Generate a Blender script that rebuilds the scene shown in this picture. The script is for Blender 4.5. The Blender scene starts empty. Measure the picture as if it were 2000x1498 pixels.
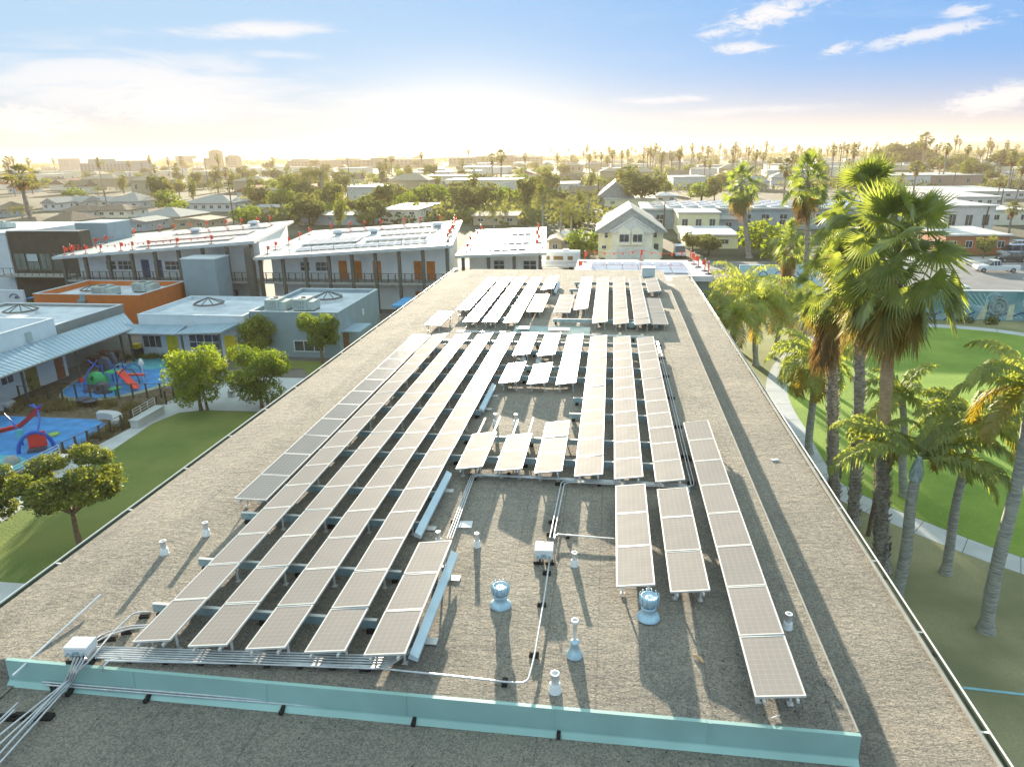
import bpy, math, random
from mathutils import Vector, Matrix, noise
import numpy as np
EXPO=2.0; SUNE=4.4; SKYS=.12; DUST=2.0; GBUMP=1.3; PCOL=(.28,.25,.235); PROUGH=.60
BLUE_L=(.42,.68,.96); BLUE_R=(.16,.46,.94); HORIZ=(.74,.66,.62); ZEN_FILL=(.80,1.04,1.08); GLOWC=(1.05,1.07,1.03); CLOUDC=(.93,.93,.96)
CLOUDS=[(440,62,9.5,.9,3,1.,0),(270,165,20,3.2,-2,.8,0),(330,212,8,1.6,0,.95,1),(60,235,6,2,0,.8,1),(1500,28,5.5,1.3,12,1.0,1),(1450,95,3.0,.6,0,.85,1),(1400,65,2,.5,0,.8,1),(1640,95,2,.6,10,.8,1),(1820,65,6,.7,8,.8,1),(1290,196,6,.5,0,.9,0),(1960,190,5,1.2,10,.9,1),(1880,22,2,.7,0,.8,1),(1490,215,8,.6,0,.6,0),(560,108,4,.5,0,.5,0)]
HAZED=.00019
GL1=.055; GL2=.016
R=math.radians
scene=bpy.context.scene
COL=scene.collection
# ---------------------------------------------------------------- camera
CAMZ=17.5; FPX=1376.0
Dn=np.array([.015,1,448.1/1376]); Dn/=np.linalg.norm(Dn)
Yn=np.array([196.,-451.,FPX]); Yn-=Dn*(Yn@Dn); Yn/=np.linalg.norm(Yn)
Un=-Dn; Xn=np.cross(Yn,Un)
MW=np.array([Xn,Yn,Un])
CAMP=np.array([0,0,CAMZ])
cam=bpy.data.cameras.new('camera'); camo=bpy.data.objects.new('camera',cam); COL.objects.link(camo)
cam.sensor_width=36; cam.lens=36*FPX/2000; cam.clip_start=.1; cam.clip_end=20000
m=Matrix.Identity(4)
for i in range(3):
    m[i][0]=MW[i][0]; m[i][1]=-MW[i][1]; m[i][2]=-MW[i][2]; m[i][3]=CAMP[i]
camo.matrix_world=m
scene.camera=camo
def ray(px,py): return MW@np.array([px-1000.,py-749.,FPX])
def P(px,py,z=0.):
    r=ray(px,py); t=(z-CAMZ)/r[2]; return Vector(CAMP+r*t)
def V(px,py,y):
    r=ray(px,py); return Vector(CAMP+r*(y/r[1]))
# ---------------------------------------------------------------- light
sd=ray(925,300); SUNAZ=math.atan2(sd[0],sd[1])   # azimuth clockwise from +Y
SUNEL=R(8.8)
scene.view_settings.view_transform='Standard'; scene.view_settings.look='None'
scene.view_settings.gamma=1; scene.view_settings.use_curve_mapping=False
scene.view_settings.exposure=EXPO
sun=bpy.data.lights.new('sun','SUN'); suno=bpy.data.objects.new('sun',sun); COL.objects.link(suno)
sun.energy=SUNE; sun.angle=R(.6); sun.color=(1,.86,.66)
sv=Vector((math.sin(SUNAZ)*math.cos(SUNEL),math.cos(SUNAZ)*math.cos(SUNEL),math.sin(SUNEL)))
suno.rotation_euler=(-sv).to_track_quat('-Z','Y').to_euler(); suno.location=sv*200
# ---------------------------------------------------------------- node helper
def N(nt,t,loc=None,**kw):
    n=nt.nodes.new(t)
    for k,v in kw.items():
        if k.startswith('i_'):
            key=k[2:].replace('_',' ')
            n.inputs[int(key) if key.isdigit() else key].default_value=v
        else: setattr(n,k,v)
    return n
def mathn(nt,op,a,b=None,c=None,clamp=False):
    n=nt.nodes.new('ShaderNodeMath'); n.operation=op; n.use_clamp=clamp
    for i,x in enumerate((a,b,c)):
        if x is None: continue
        if isinstance(x,(int,float)): n.inputs[i].default_value=x
        else: nt.links.new(x,n.inputs[i])
    return n.outputs[0]
def mixc(nt,f,a,b,mode='MIX'):
    n=nt.nodes.new('ShaderNodeMix'); n.data_type='RGBA'; n.blend_type=mode
    for i,x in ((0,f),(6,a),(7,b)):
        if isinstance(x,(int,float)): n.inputs[i].default_value=x
        elif isinstance(x,tuple): n.inputs[i].default_value=(*x[:3],1)
        else: nt.links.new(x,n.inputs[i])
    return n.outputs[2]
def mapr(nt,v,a,b,c=0,d=1,smooth=True):
    n=nt.nodes.new('ShaderNodeMapRange'); n.interpolation_type='SMOOTHSTEP' if smooth else 'LINEAR'
    nt.links.new(v,n.inputs[0])
    for i,x in zip((1,2,3,4),(a,b,c,d)): n.inputs[i].default_value=x
    return n.outputs[0]
# ---------------------------------------------------------------- sky
world=bpy.data.worlds.new('World'); scene.world=world; world.use_nodes=True
nt=world.node_tree; nt.nodes.clear()
out=N(nt,'ShaderNodeOutputWorld'); bg=N(nt,'ShaderNodeBackground'); bg.inputs[1].default_value=SKYS
nt.links.new(bg.outputs[0],out.inputs[0])
sky=N(nt,'ShaderNodeTexSky'); sky.sky_type='NISHITA'; sky.sun_disc=False
sky.sun_elevation=SUNEL; sky.sun_rotation=SUNAZ; sky.altitude=20; sky.air_density=1.0; sky.dust_density=DUST; sky.ozone_density=2.0
tc=N(nt,'ShaderNodeTexCoord'); sep=N(nt,'ShaderNodeSeparateXYZ'); nt.links.new(tc.outputs['Generated'],sep.inputs[0])
az=mathn(nt,'MULTIPLY',mathn(nt,'ARCTAN2',sep.outputs[0],sep.outputs[1]),180/math.pi)
el=mathn(nt,'MULTIPLY',mathn(nt,'ARCSINE',sep.outputs[2]),180/math.pi)
def cyl_noise(sx,sy,scale,detail,rough,ox=0,oy=0,dist=0.):
    cx=N(nt,'ShaderNodeCombineXYZ')
    nt.links.new(mathn(nt,'MULTIPLY_ADD',az,sx,ox),cx.inputs[0]); nt.links.new(mathn(nt,'MULTIPLY_ADD',el,sy,oy),cx.inputs[1])
    n=N(nt,'ShaderNodeTexNoise'); n.inputs['Scale'].default_value=scale; n.inputs['Detail'].default_value=detail
    n.inputs['Roughness'].default_value=rough; n.inputs['Distortion'].default_value=dist
    nt.links.new(cx.outputs[0],n.inputs[0]); return n.outputs[0]
def dirof(px,py):
    r=ray(px,py); r=r/np.linalg.norm(r); return math.degrees(math.atan2(r[0],r[1])), math.degrees(math.asin(r[2]))
nA=cyl_noise(.10,.55,1.0,7,.62,3,1,.6)
nB=cyl_noise(.55,1.7,1.0,9,.70,11,4,1.3)
total=None
for (px,py,wx,wy,ang,st,which) in CLOUDS:
    a0,e0=dirof(px,py)
    ux=mathn(nt,'SUBTRACT',az,a0); uy=mathn(nt,'SUBTRACT',el,e0)
    ca,sa=math.cos(R(ang)),math.sin(R(ang))
    u=mathn(nt,'ADD',mathn(nt,'MULTIPLY',ux,ca/wx),mathn(nt,'MULTIPLY',uy,sa/wx))
    v=mathn(nt,'ADD',mathn(nt,'MULTIPLY',ux,-sa/wy),mathn(nt,'MULTIPLY',uy,ca/wy))
    r2=mathn(nt,'ADD',mathn(nt,'MULTIPLY',u,u),mathn(nt,'MULTIPLY',v,v))
    g=mathn(nt,'EXPONENT',mathn(nt,'MULTIPLY',r2,-1.0))
    nn=nA if which==0 else nB
    c=mathn(nt,'MULTIPLY',mapr(nt,mathn(nt,'ADD',nn,mathn(nt,'MULTIPLY',mathn(nt,'SUBTRACT',g,.5),.55)),.48,.78),mathn(nt,'MULTIPLY',g,st))
    total=c if total is None else mathn(nt,'MAXIMUM',total,c)
wisp=mathn(nt,'MULTIPLY',mapr(nt,nA,.5,.85),mapr(nt,el,1,12,0,.22))
total=mathn(nt,'MAXIMUM',total,wisp,clamp=True)
def disp(c,k=1.0): return tuple(x*k/(SKYS*2**EXPO) for x in c)
# compressed physical sky
vm=N(nt,'ShaderNodeVectorMath'); vm.operation='SCALE'; vm.inputs[3].default_value=.12; nt.links.new(sky.outputs[0],vm.inputs[0])
v1=N(nt,'ShaderNodeVectorMath'); v1.operation='ADD'; v1.inputs[1].default_value=(1,1,1); nt.links.new(vm.outputs[0],v1.inputs[0])
v2=N(nt,'ShaderNodeVectorMath'); v2.operation='DIVIDE'; nt.links.new(vm.outputs[0],v2.inputs[0]); nt.links.new(v1.outputs[0],v2.inputs[1])
v3=N(nt,'ShaderNodeVectorMath'); v3.operation='SCALE'; v3.inputs[3].default_value=1.1/(SKYS*2**EXPO); nt.links.new(v2.outputs[0],v3.inputs[0])
side=mapr(nt,az,-40,28)
blue=mixc(nt,side,disp(BLUE_L),disp(BLUE_R))
g0=mixc(nt,mapr(nt,el,-1.2,6.5),disp(HORIZ),blue)
g1=mixc(nt,mapr(nt,el,11,32),g0,disp(ZEN_FILL))  # upper sky, out of frame, brightened and teal tinted to fill the shadows
sa=math.degrees(SUNAZ)
dx=mathn(nt,'DIVIDE',mathn(nt,'SUBTRACT',az,sa),20.0); dy=mathn(nt,'DIVIDE',mathn(nt,'SUBTRACT',el,.5),5.5)
gl=mathn(nt,'EXPONENT',mathn(nt,'MULTIPLY',mathn(nt,'ADD',mathn(nt,'MULTIPLY',dx,dx),mathn(nt,'MULTIPLY',dy,dy)),-1.0))
dx2=mathn(nt,'DIVIDE',mathn(nt,'SUBTRACT',az,sa-.8),8.0); dy2=mathn(nt,'DIVIDE',mathn(nt,'SUBTRACT',el,.8),4.4)
gl2=mathn(nt,'EXPONENT',mathn(nt,'MULTIPLY',mathn(nt,'ADD',mathn(nt,'MULTIPLY',dx2,dx2),mathn(nt,'MULTIPLY',dy2,dy2)),-1.0))
g2=mixc(nt,mathn(nt,'MULTIPLY',gl,.5),g1,disp((.86,.93,.97)))
g3=mixc(nt,gl2,g2,disp(GLOWC))
g4=mixc(nt,.06,g3,v3.outputs[0])
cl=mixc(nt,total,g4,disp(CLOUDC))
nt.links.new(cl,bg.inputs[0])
# ---------------------------------------------------------------- object helpers
ORG={}
def link(o,parent=None):
    COL.objects.link(o)
    if parent is not None: o.parent=parent
    return o
def tag(o,label=None,cat=None,group=None,kind=None):
    if label: o['label']=label
    if cat: o['category']=cat
    if group: o['group']=group
    if kind: o['kind']=kind
    return o
def thing(name,label,cat,loc=(0,0,0),rz=0,group=None):
    o=bpy.data.objects.new(name,None); o.empty_display_size=.2; COL.objects.link(o); o.location=loc; o.rotation_euler=(0,0,rz)
    tag(o,label,cat,group); ORG[o.name]=Vector(loc); return o
class MB:
    def __init__(s): s.v=[]; s.f=[]; s.m=[]; s.s=[]
    def add(s,vs,fs,m=0,sm=False):
        b=len(s.v); s.v.extend([tuple(x) for x in vs]); s.f.extend([tuple(i+b for i in f) for f in fs]); s.m.extend([m]*len(fs)); s.s.extend([sm]*len(fs))
    def poly(s,pts,m=0): s.add(pts,[tuple(range(len(pts)))],m)
    def box(s,x0,x1,y0,y1,z0,z1,m=0):
        s.add([(x0,y0,z0),(x1,y0,z0),(x1,y1,z0),(x0,y1,z0),(x0,y0,z1),(x1,y0,z1),(x1,y1,z1),(x0,y1,z1)],
              [(3,2,1,0),(4,5,6,7),(0,1,5,4),(1,2,6,5),(2,3,7,6),(3,0,4,7)],m)
    def obox(s,c,h,M=None,m=0):
        M=M or Matrix.Identity(3); c=Vector(c)
        vs=[c+M@Vector((sx*h[0],sy*h[1],sz*h[2])) for sz in(-1,1) for sx,sy in((-1,-1),(1,-1),(1,1),(-1,1))]
        s.add(vs,[(3,2,1,0),(4,5,6,7),(0,1,5,4),(1,2,6,5),(2,3,7,6),(3,0,4,7)],m)
    def hexa(s,b,t,m=0):
        n=len(b); s.add(list(b)+list(t),[tuple(range(n-1,-1,-1)),tuple(range(n,2*n))]+[(i,(i+1)%n,n+(i+1)%n,n+i) for i in range(n)],m)
    def prism(s,poly,z0,z1,m=0): s.hexa([(x,y,z0) for x,y in poly],[(x,y,z1) for x,y in poly],m)
    def tube(s,pts,r,n=6,m=0,cap=True):
        pts=[Vector(p) for p in pts]; rs=r if isinstance(r,(list,tuple)) else [r]*len(pts); b=len(s.v); vs=[]
        up=None
        for i,p in enumerate(pts):
            t=(pts[min(i+1,len(pts)-1)]-pts[max(i-1,0)])
            if t.length<1e-9: t=Vector((0,0,1))
            t.normalize()
            if up is None: up=Vector((0,0,1)) if abs(t.z)<.9 else Vector((1,0,0))
            a=t.cross(up); 
            if a.length<1e-6: a=t.cross(Vector((0,1,0)))
            a.normalize(); bb=a.cross(t); up=bb
            for k in range(n):
                q=2*math.pi*k/n; vs.append(p+(a*math.cos(q)+bb*math.sin(q))*rs[i])
        fs=[(i*n+k,i*n+(k+1)%n,(i+1)*n+(k+1)%n,(i+1)*n+k) for i in range(len(pts)-1) for k in range(n)]
        s.add(vs,fs,m,True)
        if cap: s.add(vs[:n],[tuple(range(n))],m); s.add(vs[-n:],[tuple(range(n-1,-1,-1))],m)
    def lathe(s,prof,c=(0,0,0),n=20,m=0,sm=True):
        vs=[(c[0]+r*math.cos(2*math.pi*k/n),c[1]+r*math.sin(2*math.pi*k/n),c[2]+z) for r,z in prof for k in range(n)]
        s.add(vs,[(i*n+k,i*n+(k+1)%n,(i+1)*n+(k+1)%n,(i+1)*n+k) for i in range(len(prof)-1) for k in range(n)],m,sm)
    def build(s,name,mats,parent=None,origin=None):
        me=bpy.data.meshes.new(name)
        base=Vector((0,0,0)); p=parent; loc=Vector((0,0,0))
        if parent is not None: base=ORG.get(parent.name,Vector((0,0,0)))
        elif origin is not None: loc=Vector(origin); base=loc
        elif s.v:
            xs=[v[0] for v in s.v]; ys=[v[1] for v in s.v]; zs=[v[2] for v in s.v]
            loc=Vector(((min(xs)+max(xs))/2,(min(ys)+max(ys))/2,min(zs))); base=loc
        me.from_pydata([(v[0]-base[0],v[1]-base[1],v[2]-base[2]) for v in s.v],[],s.f)
        if not isinstance(mats,(list,tuple)): mats=[mats]
        for mm in mats: me.materials.append(mm)
        if len(mats)>1: me.polygons.foreach_set('material_index',s.m)
        me.polygons.foreach_set('use_smooth',s.s); me.update()
        o=bpy.data.objects.new(name,me); COL.objects.link(o)
        if parent is not None: o.parent=parent; ORG[o.name]=base.copy()
        else: o.location=loc; ORG[o.name]=loc.copy()
        return o
def struct(name,mb,mats):
    o=mb.build(name,mats,origin=(0,0,0)); o['kind']='structure'; return o
def dup(root,loc,rz=0,label=None,group=None,scale=None):
    def rec(o,par):
        c=o.copy(); COL.objects.link(c)
        if par is not None: c.parent=par
        for ch in list(o.children): rec(ch,c)
        return c
    r=rec(root,None); r.location=loc; r.rotation_euler=(0,0,rz)
    if scale: r.scale=(scale,)*3 if isinstance(scale,(int,float)) else scale
    if label: r['label']=label
    if group: r['group']=group
    ORG[r.name]=Vector(loc)
    return r
def fillet(pts,r=.25,n=5):
    pts=[Vector(p) for p in pts]; o=[pts[0]]
    for i in range(1,len(pts)-1):
        a,b,c=pts[i-1],pts[i],pts[i+1]; u=(a-b); w=(c-b); rr=min(r,u.length*.45,w.length*.45); u.normalize(); w.normalize()
        p0=b+u*rr; p1=b+w*rr
        for k in range(n+1):
            t=k/n; o.append(p0*(1-t)**2+b*2*t*(1-t)+p1*t*t)
    o.append(pts[-1]); return o
# ---------------------------------------------------------------- materials
MATS={}
def mat(name,col,rough=.6,metal=0.,var=.12,scale=3.,bump=0.,bscale=30.,spec=.5,col2=None,coat=0.,stretch=None,detail=4,emit=None):
    if name in MATS: return MATS[name]
    m=bpy.data.materials.new(name); m.use_nodes=True; nt=m.node_tree; b=nt.nodes['Principled BSDF']; MATS[name]=m
    b.inputs['Roughness'].default_value=rough; b.inputs['Metallic'].default_value=metal
    b.inputs['Specular IOR Level'].default_value=spec; b.inputs['Coat Weight'].default_value=coat
    g=N(nt,'ShaderNodeNewGeometry'); vec=g.outputs['Position']
    if stretch:
        mp=N(nt,'ShaderNodeMapping'); mp.inputs['Scale'].default_value=stretch; nt.links.new(vec,mp.inputs[0]); vec=mp.outputs[0]
    if var>0 or col2:
        n=N(nt,'ShaderNodeTexNoise'); n.inputs['Scale'].default_value=scale; n.inputs['Detail'].default_value=detail; nt.links.new(vec,n.inputs[0])
        f=mapr(nt,n.outputs[0],.3,.7)
        a=tuple(c*(1-var) for c in col); c2=col2 or tuple(min(1,c*(1+var)) for c in col)
        nt.links.new(mixc(nt,f,a,c2),b.inputs['Base Color'])
    else: b.inputs['Base Color'].default_value=(*col,1)
    if bump>0:
        n2=N(nt,'ShaderNodeTexNoise'); n2.inputs['Scale'].default_value=bscale; n2.inputs['Detail'].default_value=5; nt.links.new(vec,n2.inputs[0])
        bp=N(nt,'ShaderNodeBump'); bp.inputs['Strength'].default_value=bump; bp.inputs['Distance'].default_value=.05
        nt.links.new(n2.outputs[0],bp.inputs['Height']); nt.links.new(bp.outputs[0],b.inputs['Normal'])
    if emit:
        b.inputs['Emission Color'].default_value=(*emit[:3],1); b.inputs['Emission Strength'].default_value=emit[3]
    return m
def leafmat(name,c1,c2,trans=.45,rough=.45,vscale=.6,tc=None,gl=.06):
    if name in MATS: return MATS[name]
    m=bpy.data.materials.new(name); m.use_nodes=True; nt=m.node_tree; nt.nodes.clear(); MATS[name]=m
    o=N(nt,'ShaderNodeOutputMaterial'); g=N(nt,'ShaderNodeNewGeometry'); oi=N(nt,'ShaderNodeObjectInfo')
    n=N(nt,'ShaderNodeTexNoise'); n.inputs['Scale'].default_value=vscale; n.inputs['Detail'].default_value=6; n.inputs['Roughness'].default_value=.7
    nt.links.new(g.outputs['Position'],n.inputs[0])
    f=mathn(nt,'ADD',mapr(nt,n.outputs[0],.3,.7),mathn(nt,'MULTIPLY',mathn(nt,'SUBTRACT',oi.outputs['Random'],.5),.5),clamp=True)
    c=mixc(nt,f,c1,c2)
    d=N(nt,'ShaderNodeBsdfDiffuse'); nt.links.new(c,d.inputs[0])
    t=N(nt,'ShaderNodeBsdfTranslucent'); tcol=mixc(nt,1.0,c,tc or (1.6,1.5,.7),'MULTIPLY'); nt.links.new(tcol,t.inputs[0])
    mx=N(nt,'ShaderNodeMixShader'); mx.inputs[0].default_value=trans; nt.links.new(d.outputs[0],mx.inputs[1]); nt.links.new(t.outputs[0],mx.inputs[2])
    gs=N(nt,'ShaderNodeBsdfGlossy'); gs.inputs['Roughness'].default_value=rough; gs.inputs[0].default_value=(.9,.95,.85,1)
    m2=N(nt,'ShaderNodeMixShader'); m2.inputs[0].default_value=gl; nt.links.new(mx.outputs[0],m2.inputs[1]); nt.links.new(gs.outputs[0],m2.inputs[2])
    nt.links.new(m2.outputs[0],o.inputs[0]); return m
def gravel(name,ca,cb,cc,big=.35):
    m=bpy.data.materials.new(name); m.use_nodes=True; nt=m.node_tree; b=nt.nodes['Principled BSDF']; MATS[name]=m
    b.inputs['Roughness'].default_value=.95; b.inputs['Specular IOR Level'].default_value=.15
    g=N(nt,'ShaderNodeNewGeometry')
    def tex(s,d,r=.6,st=None):
        n=N(nt,'ShaderNodeTexNoise'); n.inputs['Scale'].default_value=s; n.inputs['Detail'].default_value=d; n.inputs['Roughness'].default_value=r
        if st:
            mp=N(nt,'ShaderNodeMapping'); mp.inputs['Scale'].default_value=st; nt.links.new(g.outputs['Position'],mp.inputs[0]); nt.links.new(mp.outputs[0],n.inputs[0])
        else: nt.links.new(g.outputs['Position'],n.inputs[0])
        return n.outputs[0]
    vo=N(nt,'ShaderNodeTexVoronoi'); vo.inputs['Scale'].default_value=38; nt.links.new(g.outputs['Position'],vo.inputs[0])
    big_=mapr(nt,tex(big,5,.65),.35,.68); mid=mapr(nt,tex(5,6,.75),.3,.7); fine=tex(60,3,.8)
    sepc=N(nt,'ShaderNodeSeparateColor'); nt.links.new(vo.outputs['Color'],sepc.inputs[0])
    c=mixc(nt,big_,ca,cb); c=mixc(nt,mathn(nt,'MULTIPLY',mid,.75),c,cc)
    st=mathn(nt,'ADD',mathn(nt,'MULTIPLY',sepc.outputs[0],.75),mathn(nt,'MULTIPLY',fine,.9))
    c=mixc(nt,1.0,c,mixc(nt,mapr(nt,st,.3,1.3,smooth=False),(.55,.56,.58),(1.5,1.47,1.42)),'MULTIPLY')
    stn=mapr(nt,tex(.45,7,.7,(1,.6,1)),.56,.70,0,.38); c=mixc(nt,stn,c,(.14,.135,.125)); tn2=mapr(nt,tex(.9,6,.7),.60,.74,0,.30); c=mixc(nt,tn2,c,(.42,.34,.24))
    sx=N(nt,'ShaderNodeSeparateXYZ'); nt.links.new(g.outputs['Position'],sx.inputs[0]); fr=mathn(nt,'FRACT',mathn(nt,'MULTIPLY',mathn(nt,'ADD',sx.outputs[0],mathn(nt,'MULTIPLY',tex(.6,2),.05)),1.02)); lap=mathn(nt,'MULTIPLY',mathn(nt,'LESS_THAN',fr,.025),.28); c=mixc(nt,lap,c,(.12,.12,.12))
    nt.links.new(c,b.inputs['Base Color'])
    h=mathn(nt,'ADD',mathn(nt,'MULTIPLY',vo.outputs['Distance'],-.010),mathn(nt,'ADD',mathn(nt,'MULTIPLY',tex(6,8,.76,(1,1.8,1)),.11),mathn(nt,'MULTIPLY',tex(2.2,4,.6,(1,1.8,1)),.10)))
    bp=N(nt,'ShaderNodeBump'); bp.inputs['Strength'].default_value=GBUMP; bp.inputs['Distance'].default_value=1.0
    nt.links.new(h,bp.inputs['Height']); nt.links.new(bp.outputs[0],b.inputs['Normal'])
    return m
GRAV=gravel('roof_gravel',(.32,.30,.27),(.43,.395,.345),(.50,.455,.39))
METAL_G=mat('teal_sheet_metal',(.33,.53,.50),.45,0.,.10,.8,.05,3,stretch=(1,1,1))
GALV=mat('galvanised_steel',(.30,.44,.50),.4,.35,.15,6,spec=.6)
CONDUIT=mat('conduit_steel',(.60,.62,.64),.35,.35,.1,8)
WHITEP=mat('white_paint',(.74,.76,.78),.5,0,.06,2)
WHITE_AL=mat('aluminium_frame',(.66,.65,.63),.4,.1,.05,4)
BLACKR=mat('black_rubber',(.02,.018,.017),.8,0,.2,10)
PVC=mat('white_pvc',(.75,.77,.78),.45,0,.05,9)
TURB=mat('painted_sheet_vent',(.42,.60,.72),.4,.25,.14,9,bump=.1,bscale=12)
# panel glass
def panelmat(name,cell,line,bus,pitch,cw,rough):
    m=bpy.data.materials.new(name); m.use_nodes=True; nt=m.node_tree; b=nt.nodes['Principled BSDF']
    tc=N(nt,'ShaderNodeTexCoord'); s=N(nt,'ShaderNodeSeparateXYZ'); nt.links.new(tc.outputs['Object'],s.inputs[0])
    def ln(o,off,p,w):
        fr=mathn(nt,'FRACT',mathn(nt,'DIVIDE',mathn(nt,'SUBTRACT',o,off),p))
        d=mathn(nt,'MINIMUM',fr,mathn(nt,'SUBTRACT',1.0,fr)); return mathn(nt,'LESS_THAN',d,w/p/2), fr
    lx,fx=ln(s.outputs[0],.03,cw,.007); ly,fy=ln(s.outputs[1],.03,pitch,.007)
    bx,_=ln(s.outputs[0],.03+cw/4,cw/2,.0035)
    # pseudo-square cell corners
    ax=mathn(nt,'ABSOLUTE',mathn(nt,'SUBTRACT',fx,.5)); ay=mathn(nt,'ABSOLUTE',mathn(nt,'SUBTRACT',fy,.5))
    cor=mathn(nt,'GREATER_THAN',mathn(nt,'ADD',ax,ay),.90)
    oi=N(nt,'ShaderNodeObjectInfo')
    g=N(nt,'ShaderNodeNewGeometry'); n=N(nt,'ShaderNodeTexNoise'); n.inputs['Scale'].default_value=1.3; n.inputs['Detail'].default_value=5; nt.links.new(g.outputs['Position'],n.inputs[0])
    br=mathn(nt,'ADD',mathn(nt,'MULTIPLY',oi.outputs['Random'],.16),mathn(nt,'MULTIPLY',n.outputs[0],.34))
    c0=mixc(nt,br,tuple(x*.8 for x in cell),tuple(x*1.5 for x in cell))
    c=mixc(nt,mathn(nt,'MULTIPLY',bx,.6),c0,bus); c=mixc(nt,mathn(nt,'MAXIMUM',lx,ly),c,line); c=mixc(nt,cor,c,line)
    nt.nodes.remove(b); o=nt.nodes['Material Output']
    n3=N(nt,'ShaderNodeTexNoise'); n3.inputs['Scale'].default_value=2.2; n3.inputs['Detail'].default_value=1; nt.links.new(g.outputs['Position'],n3.inputs[0])
    bp=N(nt,'ShaderNodeBump'); bp.inputs['Strength'].default_value=.5; bp.inputs['Distance'].default_value=.02; nt.links.new(n3.outputs[0],bp.inputs['Height'])
    df=N(nt,'ShaderNodeBsdfDiffuse'); nt.links.new(c,df.inputs[0])
    prev=df.outputs[0]
    for rg,fc in ((rough,GL1),(.09,GL2)):
        gg=N(nt,'ShaderNodeBsdfGlossy'); gg.inputs['Roughness'].default_value=rg; nt.links.new(bp.outputs[0],gg.inputs['Normal']); mx=N(nt,'ShaderNodeMixShader')
        lw=N(nt,'ShaderNodeLayerWeight'); lw.inputs[0].default_value=.5; nt.links.new(mathn(nt,'MULTIPLY_ADD',mathn(nt,'POWER',lw.outputs['Facing'],3.0),fc*2,fc*.6),mx.inputs[0])
        nt.links.new(prev,mx.inputs[1]); nt.links.new(gg.outputs[0],mx.inputs[2]); prev=mx.outputs[0]
    nt.links.new(prev,o.inputs[0])
    return m
PANEL=panelmat('solar_glass',PCOL,(.36,.335,.31),(.29,.27,.25),.128,.1233,PROUGH)
PANELG=panelmat('solar_glass_dull_tilt',(.22,.215,.215),(.38,.37,.36),(.3,.3,.3),.128,.1233,.35)  # greyer copy of the panel glass: duller light on the flat row painted in
# ---------------------------------------------------------------- the school building under the camera
ZR=8.5; ZL=8.0
hall=thing('school_hall','long flat gravel roofed hall carrying the rows of solar panels','building',(-3.3,30,0))
w=MB(); WALLB=mat('hall_wall',(.45,.47,.46),.8,0,.1,1,bump=.1)
w.box(-12.75,6.25,-4,59.6,0,7.7); w.build('wall',WALLB,hall)
def gridpoly(mb,x0,x1,y0,y1,z00,z10,nx,ny,amp,seed=0,m=0):
    vs=[]
    for j in range(ny+1):
        for i in range(nx+1):
            x=x0+(x1-x0)*i/nx; y=y0+(y1-y0)*j/ny; e=0 if i in(0,nx) or j in(0,ny) else 1
            z=z00+(z10-z00)*i/nx+e*amp*noise.noise(Vector((x*.8+seed,y*.5,seed)))
            vs.append((x,y,z))
    mb.add(vs,[(j*(nx+1)+i,j*(nx+1)+i+1,(j+1)*(nx+1)+i+1,(j+1)*(nx+1)+i) for j in range(ny) for i in range(nx)],m,True)
r=MB(); gridpoly(r,-11.0,4.2,9.76,57.3,ZR,ZR,60,120,.03)
r.poly([(4.2,9.76,ZL-.2),(4.2,57.3,ZL-.2),(4.2,57.3,ZR),(4.2,9.76,ZR)])
r.poly([(4.2,57.3,ZL-.2),(-13.05,57.3,ZL-.2),(-13.05,57.3,8.15),(-11,57.3,ZR),(4.2,57.3,ZR)])
r.build('raised_roof',GRAV,hall)
r=MB(); gridpoly(r,-13.05,-11.0,9.76,57.3,8.17,ZR,10,120,.03,3); gridpoly(r,-13.05,-11.0,-4,9.76,8.02,8.02,6,30,.02,5)
r.poly([(-13.05,9.76,8.0),(-11,9.76,8.0),(-11,9.76,8.5),(-13.05,9.76,8.17)])
r.build('roof_edge_slope',GRAV,hall)
r=MB(); gridpoly(r,-11.0,4.2,-4,9.7,ZL,ZL,40,40,.02,7); r.build('lower_front_roof',GRAV,hall)
r=MB(); gridpoly(r,4.2,6.5,-4,60,ZL,ZL,10,150,.03,9)
r.poly([(6.5,-4,7.7),(6.5,60,7.7),(6.5,60,ZL),(6.5,-4,ZL)]); r.poly([(4.2,60,7.5),(6.5,60,7.5),(6.5,60,ZL),(4.2,60,ZL)])
r.build('lower_side_roof',GRAV,hall)
f=MB()  # fascia
f.hexa([(-11.15,9.66,8.0),(4.24,9.66,8.0),(4.24,9.74,8.0),(-11.15,9.74,8.0)],[(-11.15,9.68,8.512),(4.24,9.68,8.512),(4.24,9.755,8.512),(-11.15,9.755,8.512)])
f.hexa([(-11.15,9.56,8.004),(4.24,9.56,8.004),(4.24,9.658,8.004),(-11.15,9.658,8.004)],[(-11.15,9.645,8.07),(4.24,9.645,8.07),(4.24,9.656,8.10),(-11.15,9.656,8.10)])
f.build('front_fascia',METAL_G,hall)
for k in range(1,6):
    x=-11.15+k*2.6; f=MB(); f.hexa([(x,9.652,8.09),(x+.035,9.652,8.09),(x+.035,9.66,8.09),(x,9.66,8.09)],[(x,9.668,8.514),(x+.035,9.668,8.514),(x+.035,9.68,8.514),(x,9.68,8.514)]); f.build('lap_joint',METAL_G,hall)
f=MB(); f.box(4.2,4.235,9.77,57.3,8.3,8.515); f.build('side_edge_trim',mat('pale_trim',(.34,.33,.30),.8),hall)
f=MB(); f.box(6.44,6.5,-4,60,8.0,8.035); f.build('edge_strip',MATS['pale_trim'],hall)
GUT=mat('gutter_metal',(.11,.15,.12),.5,.2,.15,3); LIP=mat('gutter_lip',(.82,.80,.74),.4,0,.05,3)
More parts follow.
